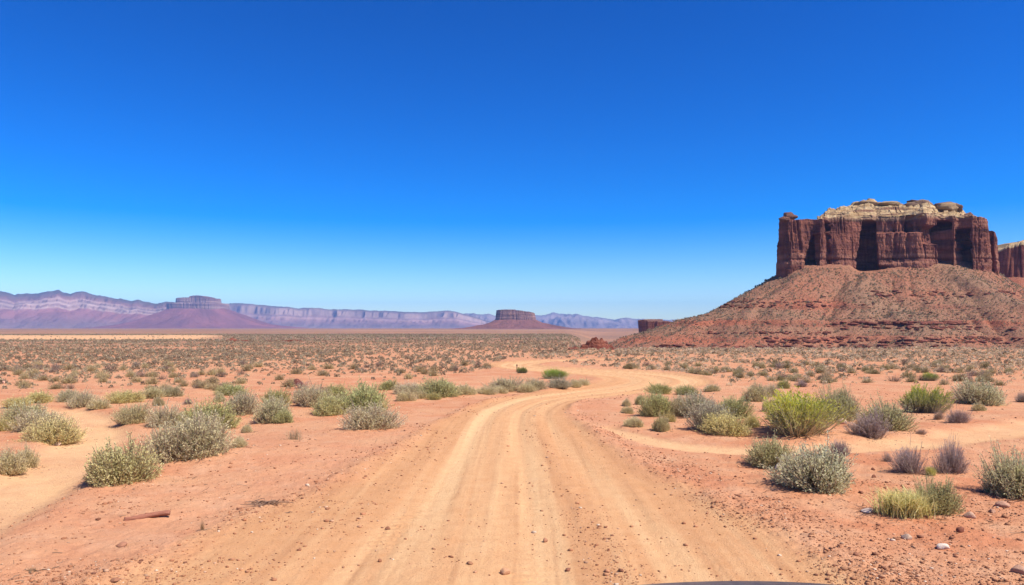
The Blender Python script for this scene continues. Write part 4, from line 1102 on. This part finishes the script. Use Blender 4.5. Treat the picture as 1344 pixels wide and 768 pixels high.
for lo, hi, K in ((0, 70, 44), (70, 165, 18), (165, 1e9, 8)):
    ii = rest[(YS[rest] >= lo) & (YS[rest] < hi)]
    segs.append(mass(XS[ii], YS[ii], ZS[ii], SZ[ii], KD[ii], K, 970 + K))
# scrub on the talus
tX, tY, tZ, tR = TAL
r = np.random.default_rng(991)
nT = 24000
iu = r.integers(20, tX.shape[0] - 1, nT * 3); ju = r.integers(0, tX.shape[1], nT * 3)
vis_t = (tY[iu, ju] < DB + 30) & (tR[iu, ju] > 2)
iu, ju = iu[vis_t][:nT], ju[vis_t][:nT]
sT = np.exp(r.normal(size=len(iu)) * 0.35) * 0.85
jx = r.normal(size=(len(iu), 2)) * 0.25
WT = mass(tX[iu, ju] + jx[:, 0], tY[iu, ju] + jx[:, 1], tZ[iu, ju] - 0.05, sT, np.ones(len(iu), bool), 9, 995, 0.75, 0.6)
segs.append(WT)
off = 0; VV, FF, CC = [], [], []
for V, f, c in segs:
    VV.append(V); FF.append(f + off); CC.append(c); off += len(V)
o = link('scrub', make_mesh('scrub', np.vstack(VV), np.vstack(FF), MAT_LEAF, False, np.vstack(CC)))
tag(o, 'countless small shrubs dotting the plain and the slope of the butte', 'scrub', None, 'stuff'); o.color = (1, 1, 1, 1)
del VV, FF, CC, segs

# ------------------------------------------------------------------ stones
def stone_material():
    m, nt, b = new_mat('stone'); g = N(nt)
    P = g.obj(); a = g.attr('col'); oi = g.n('ShaderNodeObjectInfo')
    c = g.mix(1.0, a.outputs['Color'], oi.outputs['Color'], 'MULTIPLY')
    n = g.noise(P, 9, 4, 0.6)
    c = g.mix(g.ramp(n, 0.35, 0.65, 0.45, 0), c, (0.6, 0.52, 0.5), 'MULTIPLY')
    g.l(c, b.inputs['Base Color']); g.bump(n, 0.4, 0.02, b)
    return m
MAT_STONE = stone_material()
# gravel: many small stones, one mass
r = np.random.default_rng(77)
def gravel_pts(n):
    Y = r.uniform(5.6, 26, n * 8); Y = 5.6 + (26 - 5.6) * ((Y - 5.6) / 20.4) ** 1.9
    X = r.uniform(-0.72, 0.72, n * 8) * Y
    Mk = masks(X, Y)
    u_ = Mk['rc'] / Mk['rw']
    inr = np.abs(Mk['rc']) < 8
    clump = np.clip(0.45 + 1.1 * fbm2(X * 0.8, Y * 0.8, 3, 1003), 0, 1)
    w = 0.15 * clump * (1 - 0.6 * Mk['road'])
    w += inr * (0.55 * np.exp(-((u_ + 1.05) / 0.16) ** 2) + 0.9 * np.exp(-((u_ - 1.22) / 0.22) ** 2) + 0.35 * np.exp(-((u_ - 0.34) / 0.09) ** 2) + 0.22 * np.exp(-((u_ + 0.70) / 0.10) ** 2)) * (0.25 + 0.9 * clump)
    w += (X > 1.5) * (Y < 10.5) * (u_ > 0.9) * 0.55 * clump + (u_ < -0.8) * (Y < 9.5) * 0.30 * clump
    w *= 1 - 0.8 * np.maximum(Mk['lt'], Mk['rt'])
    keep = r.uniform(0, 1, len(X)) < w
    return X[keep][:n], Y[keep][:n]
gx, gy = gravel_pts(34000)
n = len(gx)
gs = np.exp(r.normal(size=n) * 0.62) * 0.0052 * interp(gy, [(5, 1.0), (12, 1.25), (26, 1.7)])
gs = np.minimum(gs, 0.034)
gz = height(gx, gy)
base_v = []
for j in range(14):
    vs, fs = rock_shape(2000 + j, 1, 0.9)
    base_v.append(vs * np.array([1.2, 1.0, 0.62]))
base_v = np.array(base_v)
jj = r.integers(0, 14, n); a = r.uniform(0, 2 * PI, n)
V = base_v[jj] * gs[:, None, None]
x = V[..., 0] * np.cos(a)[:, None] - V[..., 1] * np.sin(a)[:, None]; y = V[..., 0] * np.sin(a)[:, None] + V[..., 1] * np.cos(a)[:, None]
W = np.stack([gx[:, None] + x, gy[:, None] + y, gz[:, None] + V[..., 2] + (gs * 0.22)[:, None]], -1)
pal = np.array([(0.36, 0.165, 0.085), (0.44, 0.215, 0.11), (0.24, 0.105, 0.06), (0.50, 0.30, 0.18), (0.40, 0.18, 0.09), (0.66, 0.49, 0.34), (0.46, 0.24, 0.13)])
C = pal[r.choice(7, n, p=[.2, .22, .12, .12, .2, .03, .11])] * r.uniform(0.8, 1.2, (n, 1))
nv = base_v.shape[1]
o = link('gravel', make_mesh('gravel', W.reshape(-1, 3), (fs[None] + (np.arange(n) * nv)[:, None, None]).reshape(-1, 3), MAT_STONE, False, np.repeat(C, nv, 0)))
tag(o, 'loose red-brown gravel strewn over road edges and bare sand', 'gravel', None, 'stuff'); o.color = (1, 1, 1, 1)

ROCKM = []
for j in range(6):
    vs, fs3 = rock_shape(2100 + j, 3, 0.85)
    vs = vs * np.array([1, 0.85, 1]); vs[:, 2] = np.maximum(vs[:, 2], -0.45)
    ROCKM.append(make_mesh('stone_shape', vs, fs3, MAT_STONE, False, np.ones((len(vs), 3))))
RK = [
 (1238, 720, 19, 9, (0.72, 0.60, 0.47), 'white flat stone on the gravel verge below the large grass tuft'),
 (1138, 671, 22, 6, (0.70, 0.54, 0.42), 'whitish flat slab beside the large yellow-green grass tuft'),
 (1273, 680, 15, 10, (0.58, 0.36, 0.24), 'tan rounded stone behind the grass tuft on the verge'),
 (1261, 699, 13, 9, (0.26, 0.10, 0.06), 'dark red angular stone on the gravel verge'),
 (1190, 706, 13, 8, (0.55, 0.38, 0.26), 'tan stone lying in front of the large grass tuft'),
 (1022, 616, 11, 9, (0.75, 0.64, 0.52), 'white stone at the foot of the dome-shaped sagebrush'),
 (1336, 752, 22, 13, (0.48, 0.28, 0.18), 'brown stone at the picture edge in the gravelly corner'),
 (1316, 666, 16, 9, (0.50, 0.28, 0.18), 'brown stone in front of the cut-off large sagebrush'),
 (1302, 672, 10, 6, (0.44, 0.24, 0.15), 'small brown stone by the cut-off large sagebrush'),
 (1105, 556, 12, 9, (0.62, 0.42, 0.30), 'pale stone behind the largest green bush'),
 (76, 584, 9, 6, (0.62, 0.44, 0.32), 'pale stone at the foot of the wide yellowish sagebrush'),
 (160, 716, 17, 6, (0.40, 0.19, 0.11), 'flat reddish stone on sand below the red log'),
 (662, 753, 15, 9, (0.56, 0.30, 0.16), 'orange clod lying on the road between the wheel lines'),
 (716, 711, 7, 7, (0.42, 0.20, 0.11), 'upright orange clod on the road, beyond the larger clod'),
 (509, 695, 8, 5, (0.33, 0.15, 0.08), 'small brown stone on the road by the outer wheel line'),
 (498, 738, 6, 5, (0.33, 0.15, 0.08), 'small brown stone on the road near its fine gravel patch'),
 (1146, 616, 5, 4, (0.28, 0.12, 0.07), 'tiny dark stone on sand between two shrubs of the cross track'),
 (1147, 627, 6, 5, (0.28, 0.12, 0.07), 'dark stone on sand beside the big whitish-green shrub'),
 (1130, 646, 8, 4, (0.24, 0.10, 0.06), 'flat dark stone at the edge of the big whitish-green shrub'),
 (592, 731, 8, 3, (0.30, 0.13, 0.07), 'thin flat dark stone lying on the pale wheel line'),
 (152, 762, 13, 5, (0.34, 0.16, 0.09), 'flat brown stone on the gravelly bottom edge'),
 (1223, 672, 4, 4, (0.3, 0.13, 0.08), 'tiny brown stone under the grey-green bush by the tuft'),
 (390, 506, 13, 11, (0.16, 0.06, 0.045), 'dark red boulder standing on the plain behind the roadside row'),
 (6, 503, 7, 5, (0.72, 0.42, 0.30), 'pale pink rock on the plain at the picture edge'),
]
for i, (px, py, w, h, c, lab) in enumerate(RK):
    X, Y, Z = ground_at(px, py); k = Y / F
    o = link('boulder' if 'boulder' in lab else 'stone', ROCKM[i % 6], None, (X, Y, Z + h * k * 0.25))
    o.scale = (w * k * 0.55, w * k * 0.5, h * k * 0.60); o.rotation_euler = (0, 0, 1.3 * i); o.color = (*c, 1)
    tag(o, lab, 'boulder' if 'boulder' in lab else 'stone')

# ------------------------------------------------------------------ log and twigs
def wood_material():
    m, nt, b = new_mat('weathered_wood'); g = N(nt)
    P = g.obj(); n = g.noise(g.map(P, (6, 90, 90)), 1, 4, 0.6)
    c = g.mix(g.ramp(n, 0.3, 0.7), (0.20, 0.075, 0.045), (0.40, 0.17, 0.105))
    g.l(c, b.inputs['Base Color']); g.bump(n, 0.8, 0.01, b); return m
MAT_WOOD = wood_material()
X, Y, Z = ground_at(192, 681); k = Y / F
ln = 54 * k; K = 26; S_ = 20
t = np.linspace(-0.5, 0.5, K)[:, None]; th = np.linspace(0, 2 * PI, S_, endpoint=False)[None, :]
rad = 4.6 * k * (1.0 + 0.30 * fbm2(t * 7 + 0 * th, np.cos(th) * 1.2 + np.sin(th) * 0.7, 3, 3001)) * (1 - 0.2 * (t + 0.5))
endj = 0.035 * ln * fbm2(np.cos(th) * 2 + 0 * t, np.sin(th) * 2 + t * 0, 2, 3003) * (np.abs(t) > 0.44)
lx = t * ln + endj; ly = rad * np.cos(th); lz = 0.82 * rad * np.sin(th) + 0.012 * np.sin(t * 4); ly = ly + 0.02 * np.sin(t * 5.0 + 0.6)
lv = np.stack([lx + 0 * ly, ly, lz], -1)
lv = np.concatenate([lv[:1] * np.array([1, .05, .05]) + np.array([0.012, 0, 0]), lv, lv[-1:] * np.array([1, .05, .05]) - np.array([0.012, 0, 0])], 0)
logme = make_mesh('log', lv.reshape(-1, 3), grid_faces(K + 2, S_, True), MAT_WOOD, True)
lg = link('log', logme, None, (X, Y + 0.03, Z + 2.3 * k)); lg.rotation_euler = (0.0, -0.02, math.radians(22))
tag(lg, 'short broken red-brown log lying on the bare sand', 'log')
def twigs(name, label, px, py, n, L_, seed, spread, lift=0.03, rad=0.004, cat='twigs'):
    X, Y, Z = ground_at(px, py); r = np.random.default_rng(seed)
    a = r.normal(size=n) * 0.5 + 0.1; ln = r.uniform(0.4, 1, n) * L_
    c = r.normal(size=(n, 2)) * np.array([spread, spread * 0.35])
    d = np.stack([np.cos(a), np.sin(a), r.uniform(-0.03, 0.25, n)], 1) * ln[:, None]
    t = np.linspace(-0.5, 0.5, 5)[None, :, None]
    P = np.concatenate([c, r.uniform(0.005, lift, (n, 1))], 1)[:, None] + d[:, None] * t + r.normal(size=(n, 5, 3)) * 0.008
    P[..., 2] = np.maximum(P[..., 2], 0.003)
    v_, f_ = tubes(P, np.full((n, 5), rad) * r.uniform(0.6, 1.3, (n, 1)), 4)
    col = np.repeat(np.array([0.25, 0.15, 0.095]) * r.uniform(0.6, 1.5, (n, 1)), 20, 0)
    o = link(name, make_mesh(name, v_, f_, MAT_TWIG, True, col), None, (X, Y, Z)); o.color = (1, 1, 1, 1)
    tag(o, label, cat); return o
twigs('twig_pile', 'flattened pile of dead grey twigs at the orange road edge', 351, 663, 34, 0.24, 3101, 0.12)
twigs('twig', 'short dark stick lying on the road edge below the twig pile', 378, 673, 2, 0.16, 3103, 0.01, 0.012, 0.006, 'twig')

r = np.random.default_rng(3200)
lx_, ly_ = [], []
for (s_, px, py, w_, h_, t_, l_) in L:
    if py < 545: continue
    X, Y, Z = ground_at(px, py); k = Y / F
    m_ = int(6 + w_ * 0.45)
    a_ = r.uniform(0, 2 * PI, m_); q_ = r.uniform(0.35, 0.85, m_) * w_ * k
    lx_.append(X + q_ * np.cos(a_)); ly_.append(Y + 0.3 * w_ * k + q_ * np.sin(a_))
Xr = r.uniform(-0.7, 0.7, 700); Yr = 6 + 12 * r.uniform(0, 1, 700) ** 1.6; Xr = Xr * Yr
Mk = masks(Xr, Yr); kp = (np.abs(Mk['rc']) > Mk['rw'] * 1.1) & (Mk['lt'] < .2) & (Mk['rt'] < .2) & (fbm2(Xr * .5, Yr * .5, 3, 3203) > 0.08)
lx_ = np.concatenate(lx_ + [Xr[kp]]); ly_ = np.concatenate(ly_ + [Yr[kp]]); lz_ = height(lx_, ly_)
nL = len(lx_); a_ = r.uniform(0, 2 * PI, nL); ln_ = np.exp(r.normal(size=nL) * 0.5) * 0.05
d_ = np.stack([np.cos(a_), np.sin(a_), r.uniform(0.0, 0.45, nL) * (r.uniform(0, 1, nL) < .4)], 1) * ln_[:, None]
t_ = np.linspace(0, 1, 4)[None, :, None]
P_ = np.stack([lx_, ly_, lz_ + 0.004], 1)[:, None] + d_[:, None] * t_ + r.normal(size=(nL, 4, 3)) * 0.006 * t_
v_, f_ = tubes(P_, np.full((nL, 4), 0.0026) * r.uniform(0.6, 1.6, (nL, 1)), 3)
c_ = np.repeat(np.array([0.30, 0.20, 0.13]) * r.uniform(0.45, 1.5, (nL, 1)), 12, 0)
o = link('twig_litter', make_mesh('twig_litter', v_, f_, MAT_TWIG, True, c_)); o.color = (1, 1, 1, 1)
tag(o, 'fine dead twigs and plant litter scattered around the shrubs', 'litter', None, 'stuff')

# ------------------------------------------------------------------ marker post
m, nt, b = new_mat('post_wood'); b.inputs['Base Color'].default_value = (0.16, 0.085, 0.05, 1)
g = N(nt); nn_ = g.noise(g.map(g.obj(), (40, 40, 4)), 1, 3); g.l(g.mix(nn_, (0.11, 0.06, 0.04), (0.23, 0.13, 0.08)), b.inputs['Base Color'])
MAT_POST = m
def prism(pts):   # stacked rings (z, half x, half y)
    v_ = []
    for z, hx, hy in pts: v_ += [(-hx, -hy, z), (hx, -hy, z), (hx, hy, z), (-hx, hy, z)]
    f_ = []
    for i in range(len(pts) - 1):
        for j in range(4): f_.append((i * 4 + j, i * 4 + (j + 1) % 4, i * 4 + 4 + (j + 1) % 4, i * 4 + 4 + j))
    f_ += [(3, 2, 1, 0), tuple(len(v_) - 4 + j for j in range(4))]
    return np.array(v_), np.array(f_)
X, Y, Z = ground_at(678.5, 488)
post = empty('marker_post', (X, Y, Z)); tag(post, 'thin short wooden marker post beside the small dark green bush', 'post')
v_, f_ = prism([(-0.1, .022, .022), (0.30, .020, .020), (0.315, .012, .012)]); link('shaft', make_mesh('shaft', v_, f_, MAT_POST, False), post)
v_, f_ = prism([(0.27, .026, .010), (0.275, .03, .012), (0.345, .03, .012), (0.35, .026, .010)]); v_[:, 1] -= 0.034
link('marker_plate', make_mesh('marker_plate', v_, f_, MAT_POST, False), post)

# ------------------------------------------------------------------ the vehicle whose bonnet edge shows at the bottom
import bmesh
def paint(name, col, rough, metal=0.0, coat=0.0):
    m, nt, b = new_mat(name); g = N(nt)
    n_ = g.noise(g.obj(), 7, 4, 0.6)
    g.l(g.mix(g.ramp(n_, 0.35, 0.7, 0.0, 0.45), col, (0.33, 0.20, 0.12)), b.inputs['Base Color'])   # road dust
    b.inputs['Roughness'].default_value = rough; b.inputs['Metallic'].default_value = metal
    b.inputs['Coat Weight'].default_value = coat; b.inputs['Specular IOR Level'].default_value = 0.5
    return m
M_BODY = paint('dusty_grey_paint', (0.060, 0.044, 0.034), 0.55, 0.0, 0.05); M_RUB = paint('tyre_rubber', (0.02, 0.02, 0.02), 0.8)
M_GLS = paint('dark_glass', (0.02, 0.025, 0.03), 0.08); M_MET = paint('wheel_metal', (0.45, 0.45, 0.46), 0.35, 0.9); M_LMP = paint('lamp_lens', (0.7, 0.7, 0.68), 0.12)
CARX = 0.76
car = empty('car', (CARX, 0, 0)); tag(car, 'dusty dark car of which only the bonnet edge shows above the road', 'car')
def surf(name, ys, prof, mat, parent=None, nxs=40):
    """lofted across x: ys list of y; prof(y,u)->(x,z) for u in -1..1"""
    us = np.linspace(-1, 1, nxs)
    V = np.array([[(prof(y, q)[0], y, prof(y, q)[1]) for q in us] for y in ys])
    me = make_mesh(name, V.reshape(-1, 3), grid_faces(len(ys), nxs), mat, True)
    o = link(name, me, parent or car)
    return o
def loft(y, q, z0, w, side):
    # top skin with crowned middle and rounded shoulders down to the sill
    e = abs(q)
    if e < 0.7: t = e / 0.7; return (math.copysign(w * (0.90 * t), q) if e else 0.0, z0 - 0.075 * t ** 2)
    t = (e - 0.7) / 0.3; a = t * PI / 2
    return (math.copysign(w * (0.90 + 0.10 * math.sin(a)), q), z0 - 0.075 - side * (1 - math.cos(a)))
hood_z = lambda y: float(np.interp(y, [1.05, 1.6, 2.2, 2.45, 2.55, 2.60, 2.62, 2.63], [1.366, 1.371, 1.368, 1.360, 1.347, 1.317, 1.25, 0.75]))
surf('bonnet', [1.05, 1.2, 1.4, 1.6, 1.8, 2.0, 2.2, 2.35, 2.45, 2.5, 2.55, 2.58, 2.60, 2.61, 2.62, 2.63], lambda y, q: loft(y, q, hood_z(y), 0.88, 0.30), M_BODY)
cab_z = lambda y: float(np.interp(y, [-2.3, -2.25, -2.0, -1.0, 0.05, 0.25, 0.35], [0.95, 1.5, 1.80, 1.88, 1.84, 1.80, 1.76]))
surf('roof', np.linspace(-2.3, 0.35, 30), lambda y, q: loft(y, q, cab_z(y), 0.74, 0.16), M_BODY)
surf('windscreen', np.linspace(0.35, 1.05, 12), lambda y, q: loft(y, q, float(np.interp(y, [0.35, 1.05], [1.755, 1.325])), float(np.interp(y, [0.35, 1.05], [0.73, 0.84])), 0.06), M_GLS)
def boxp(name, c, h, mat, bev=0.04, parent=None):
    bm = bmesh.new(); bmesh.ops.create_cube(bm, size=2.0)
    for v_ in bm.verts: v_.co = (v_.co.x * h[0] + c[0], v_.co.y * h[1] + c[1], v_.co.z * h[2] + c[2])
    bmesh.ops.bevel(bm, geom=list(bm.edges), offset=bev, segments=3, affect='EDGES')
    me = bpy.data.meshes.new(name); bm.to_mesh(me); bm.free(); me.materials.append(mat)
    return link(name, me, parent or car)
boxp('body', (0, 0.15, 0.74), (0.87, 2.44, 0.32), M_BODY, 0.10)
boxp('cabin', (0, -0.95, 1.32), (0.735, 1.28, 0.34), M_GLS, 0.08)
boxp('bumper', (0, 2.60, 0.50), (0.86, 0.12, 0.13), M_RUB, 0.05)
boxp('grille', (0, 2.615, 0.86), (0.48, 0.035, 0.11), M_RUB, 0.02)
for s in (-1, 1): boxp('headlight', (s * 0.66, 2.60, 0.88), (0.13, 0.05, 0.09), M_LMP, 0.03)
def wheel(x, y):
    n_ = 36; th = np.linspace(0, 2 * PI, n_, endpoint=False)
    pr = [(-.10, .21), (-.115, .25), (-.12, .33), (-.10, .365), (-.05, .378), (.05, .378), (.10, .365), (.12, .33), (.115, .25), (.10, .21)]
    V = np.array([[(px_, r_ * math.cos(a_), r_ * math.sin(a_)) for a_ in th] for px_, r_ in pr])
    w = empty('wheel', (x, y, 0.375)); w.parent = car
    link('tyre', make_mesh('tyre', V.reshape(-1, 3), grid_faces(len(pr), n_, True), M_RUB, True), w)
    s = 1 if x > 0 else -1
    pr = [(s * .09, .215), (s * .07, .19), (s * .05, .10), (s * .075, .06), (s * .08, .002)]
    V = np.array([[(px_, r_ * math.cos(a_), r_ * math.sin(a_)) for a_ in th] for px_, r_ in pr])
    link('rim', make_mesh('rim', V.reshape(-1, 3), grid_faces(len(pr), n_, True), M_MET, True), w)
for x_ in (-0.80, 0.80):
    for y_ in (1.75, -1.35): wheel(x_, y_)

# ------------------------------------------------------------------ haze
import os
hz = bpy.data.materials.new('air_haze'); hz.use_nodes = True; nt = hz.node_tree; nt.nodes.clear()
out = nt.nodes.new('ShaderNodeOutputMaterial'); vol = nt.nodes.new('ShaderNodeVolumePrincipled')
vol.inputs['Color'].default_value = (0.25, 0.50, 1.0, 1); vol.inputs['Density'].default_value = 6.2e-5; vol.inputs['Anisotropy'].default_value = 0.0
nt.links.new(vol.outputs[0], out.inputs['Volume'])
x0, x1, y0, y1, z0, z1 = -30500, 30500, -60, 17200, float(GZ.min()) - 120, 540
vv = np.array([(x, y, z) for z in (z0, z1) for y in (y0, y1) for x in (x0, x1)])
ff = np.array([(0, 2, 3, 1), (4, 5, 7, 6), (0, 1, 5, 4), (2, 6, 7, 3), (0, 4, 6, 2), (1, 3, 7, 5)])
HZ = link('haze', make_mesh('haze', vv, ff, hz, False)); tag(HZ, 'thin blue-violet air haze over the far plain and mountains', 'haze', None, 'stuff')

# ------------------------------------------------------------------ sun, sky, camera
SUN_EL = math.radians(54); SUN_DIR = np.array([0.885, -0.466])        # towards the sun: from the side and a little behind the camera
az = math.atan2(SUN_DIR[0], SUN_DIR[1])                              # clockwise from +Y
sun = bpy.data.lights.new('sun', 'SUN'); sun.energy = 4.2; sun.angle = math.radians(0.53); sun.color = (1.0, 0.94, 0.84)
so_ = bpy.data.objects.new('sun', sun); COL.objects.link(so_)
so_.rotation_euler = (PI / 2 - SUN_EL, 0, math.atan2(SUN_DIR[0], -SUN_DIR[1]) )
w = bpy.data.worlds.new('World'); scene.world = w; w.use_nodes = True
nt = w.node_tree; bg = nt.nodes['Background']
sky = nt.nodes.new('ShaderNodeTexSky'); sky.sky_type = 'NISHITA'; sky.sun_disc = False
sky.sun_elevation = SUN_EL; sky.sun_rotation = az; sky.altitude = 1500; sky.air_density = 1.0; sky.dust_density = 0.2; sky.ozone_density = 3.5
hsv = nt.nodes.new('ShaderNodeHueSaturation'); hsv.inputs['Saturation'].default_value = 1.40; hsv.inputs['Hue'].default_value = 0.514; hsv.inputs['Value'].default_value = 0.485
gam = nt.nodes.new('ShaderNodeGamma'); gam.inputs['Gamma'].default_value = 1.4
nt.links.new(sky.outputs[0], gam.inputs['Color']); nt.links.new(gam.outputs[0], hsv.inputs['Color']); nt.links.new(hsv.outputs[0], bg.inputs['Color'])
bg.inputs['Strength'].default_value = 0.11

cam = bpy.data.cameras.new('camera'); co = bpy.data.objects.new('camera', cam); COL.objects.link(co)
co.location = (0, 0, CAMZ); co.rotation_euler = (PI / 2, 0, 0)
cam.sensor_width = 36; cam.sensor_fit = 'HORIZONTAL'; cam.lens = 36 * F / 1344.0
cam.shift_y = (HY - 384.0) / 1344.0
cam.clip_start = 0.1; cam.clip_end = 60000
scene.camera = co
scene.view_settings.view_transform = 'Standard'; scene.view_settings.look = 'None'; scene.view_settings.gamma = 1
scene.view_settings.exposure = 0.76; scene.view_settings.use_curve_mapping = False
c = scene.cycles
c.use_denoising = True; c.max_bounces = 5; c.diffuse_bounces = 3; c.volume_bounces = 0; c.transparent_max_bounces = 4
c.use_adaptive_sampling = True; c.adaptive_threshold = 0.015
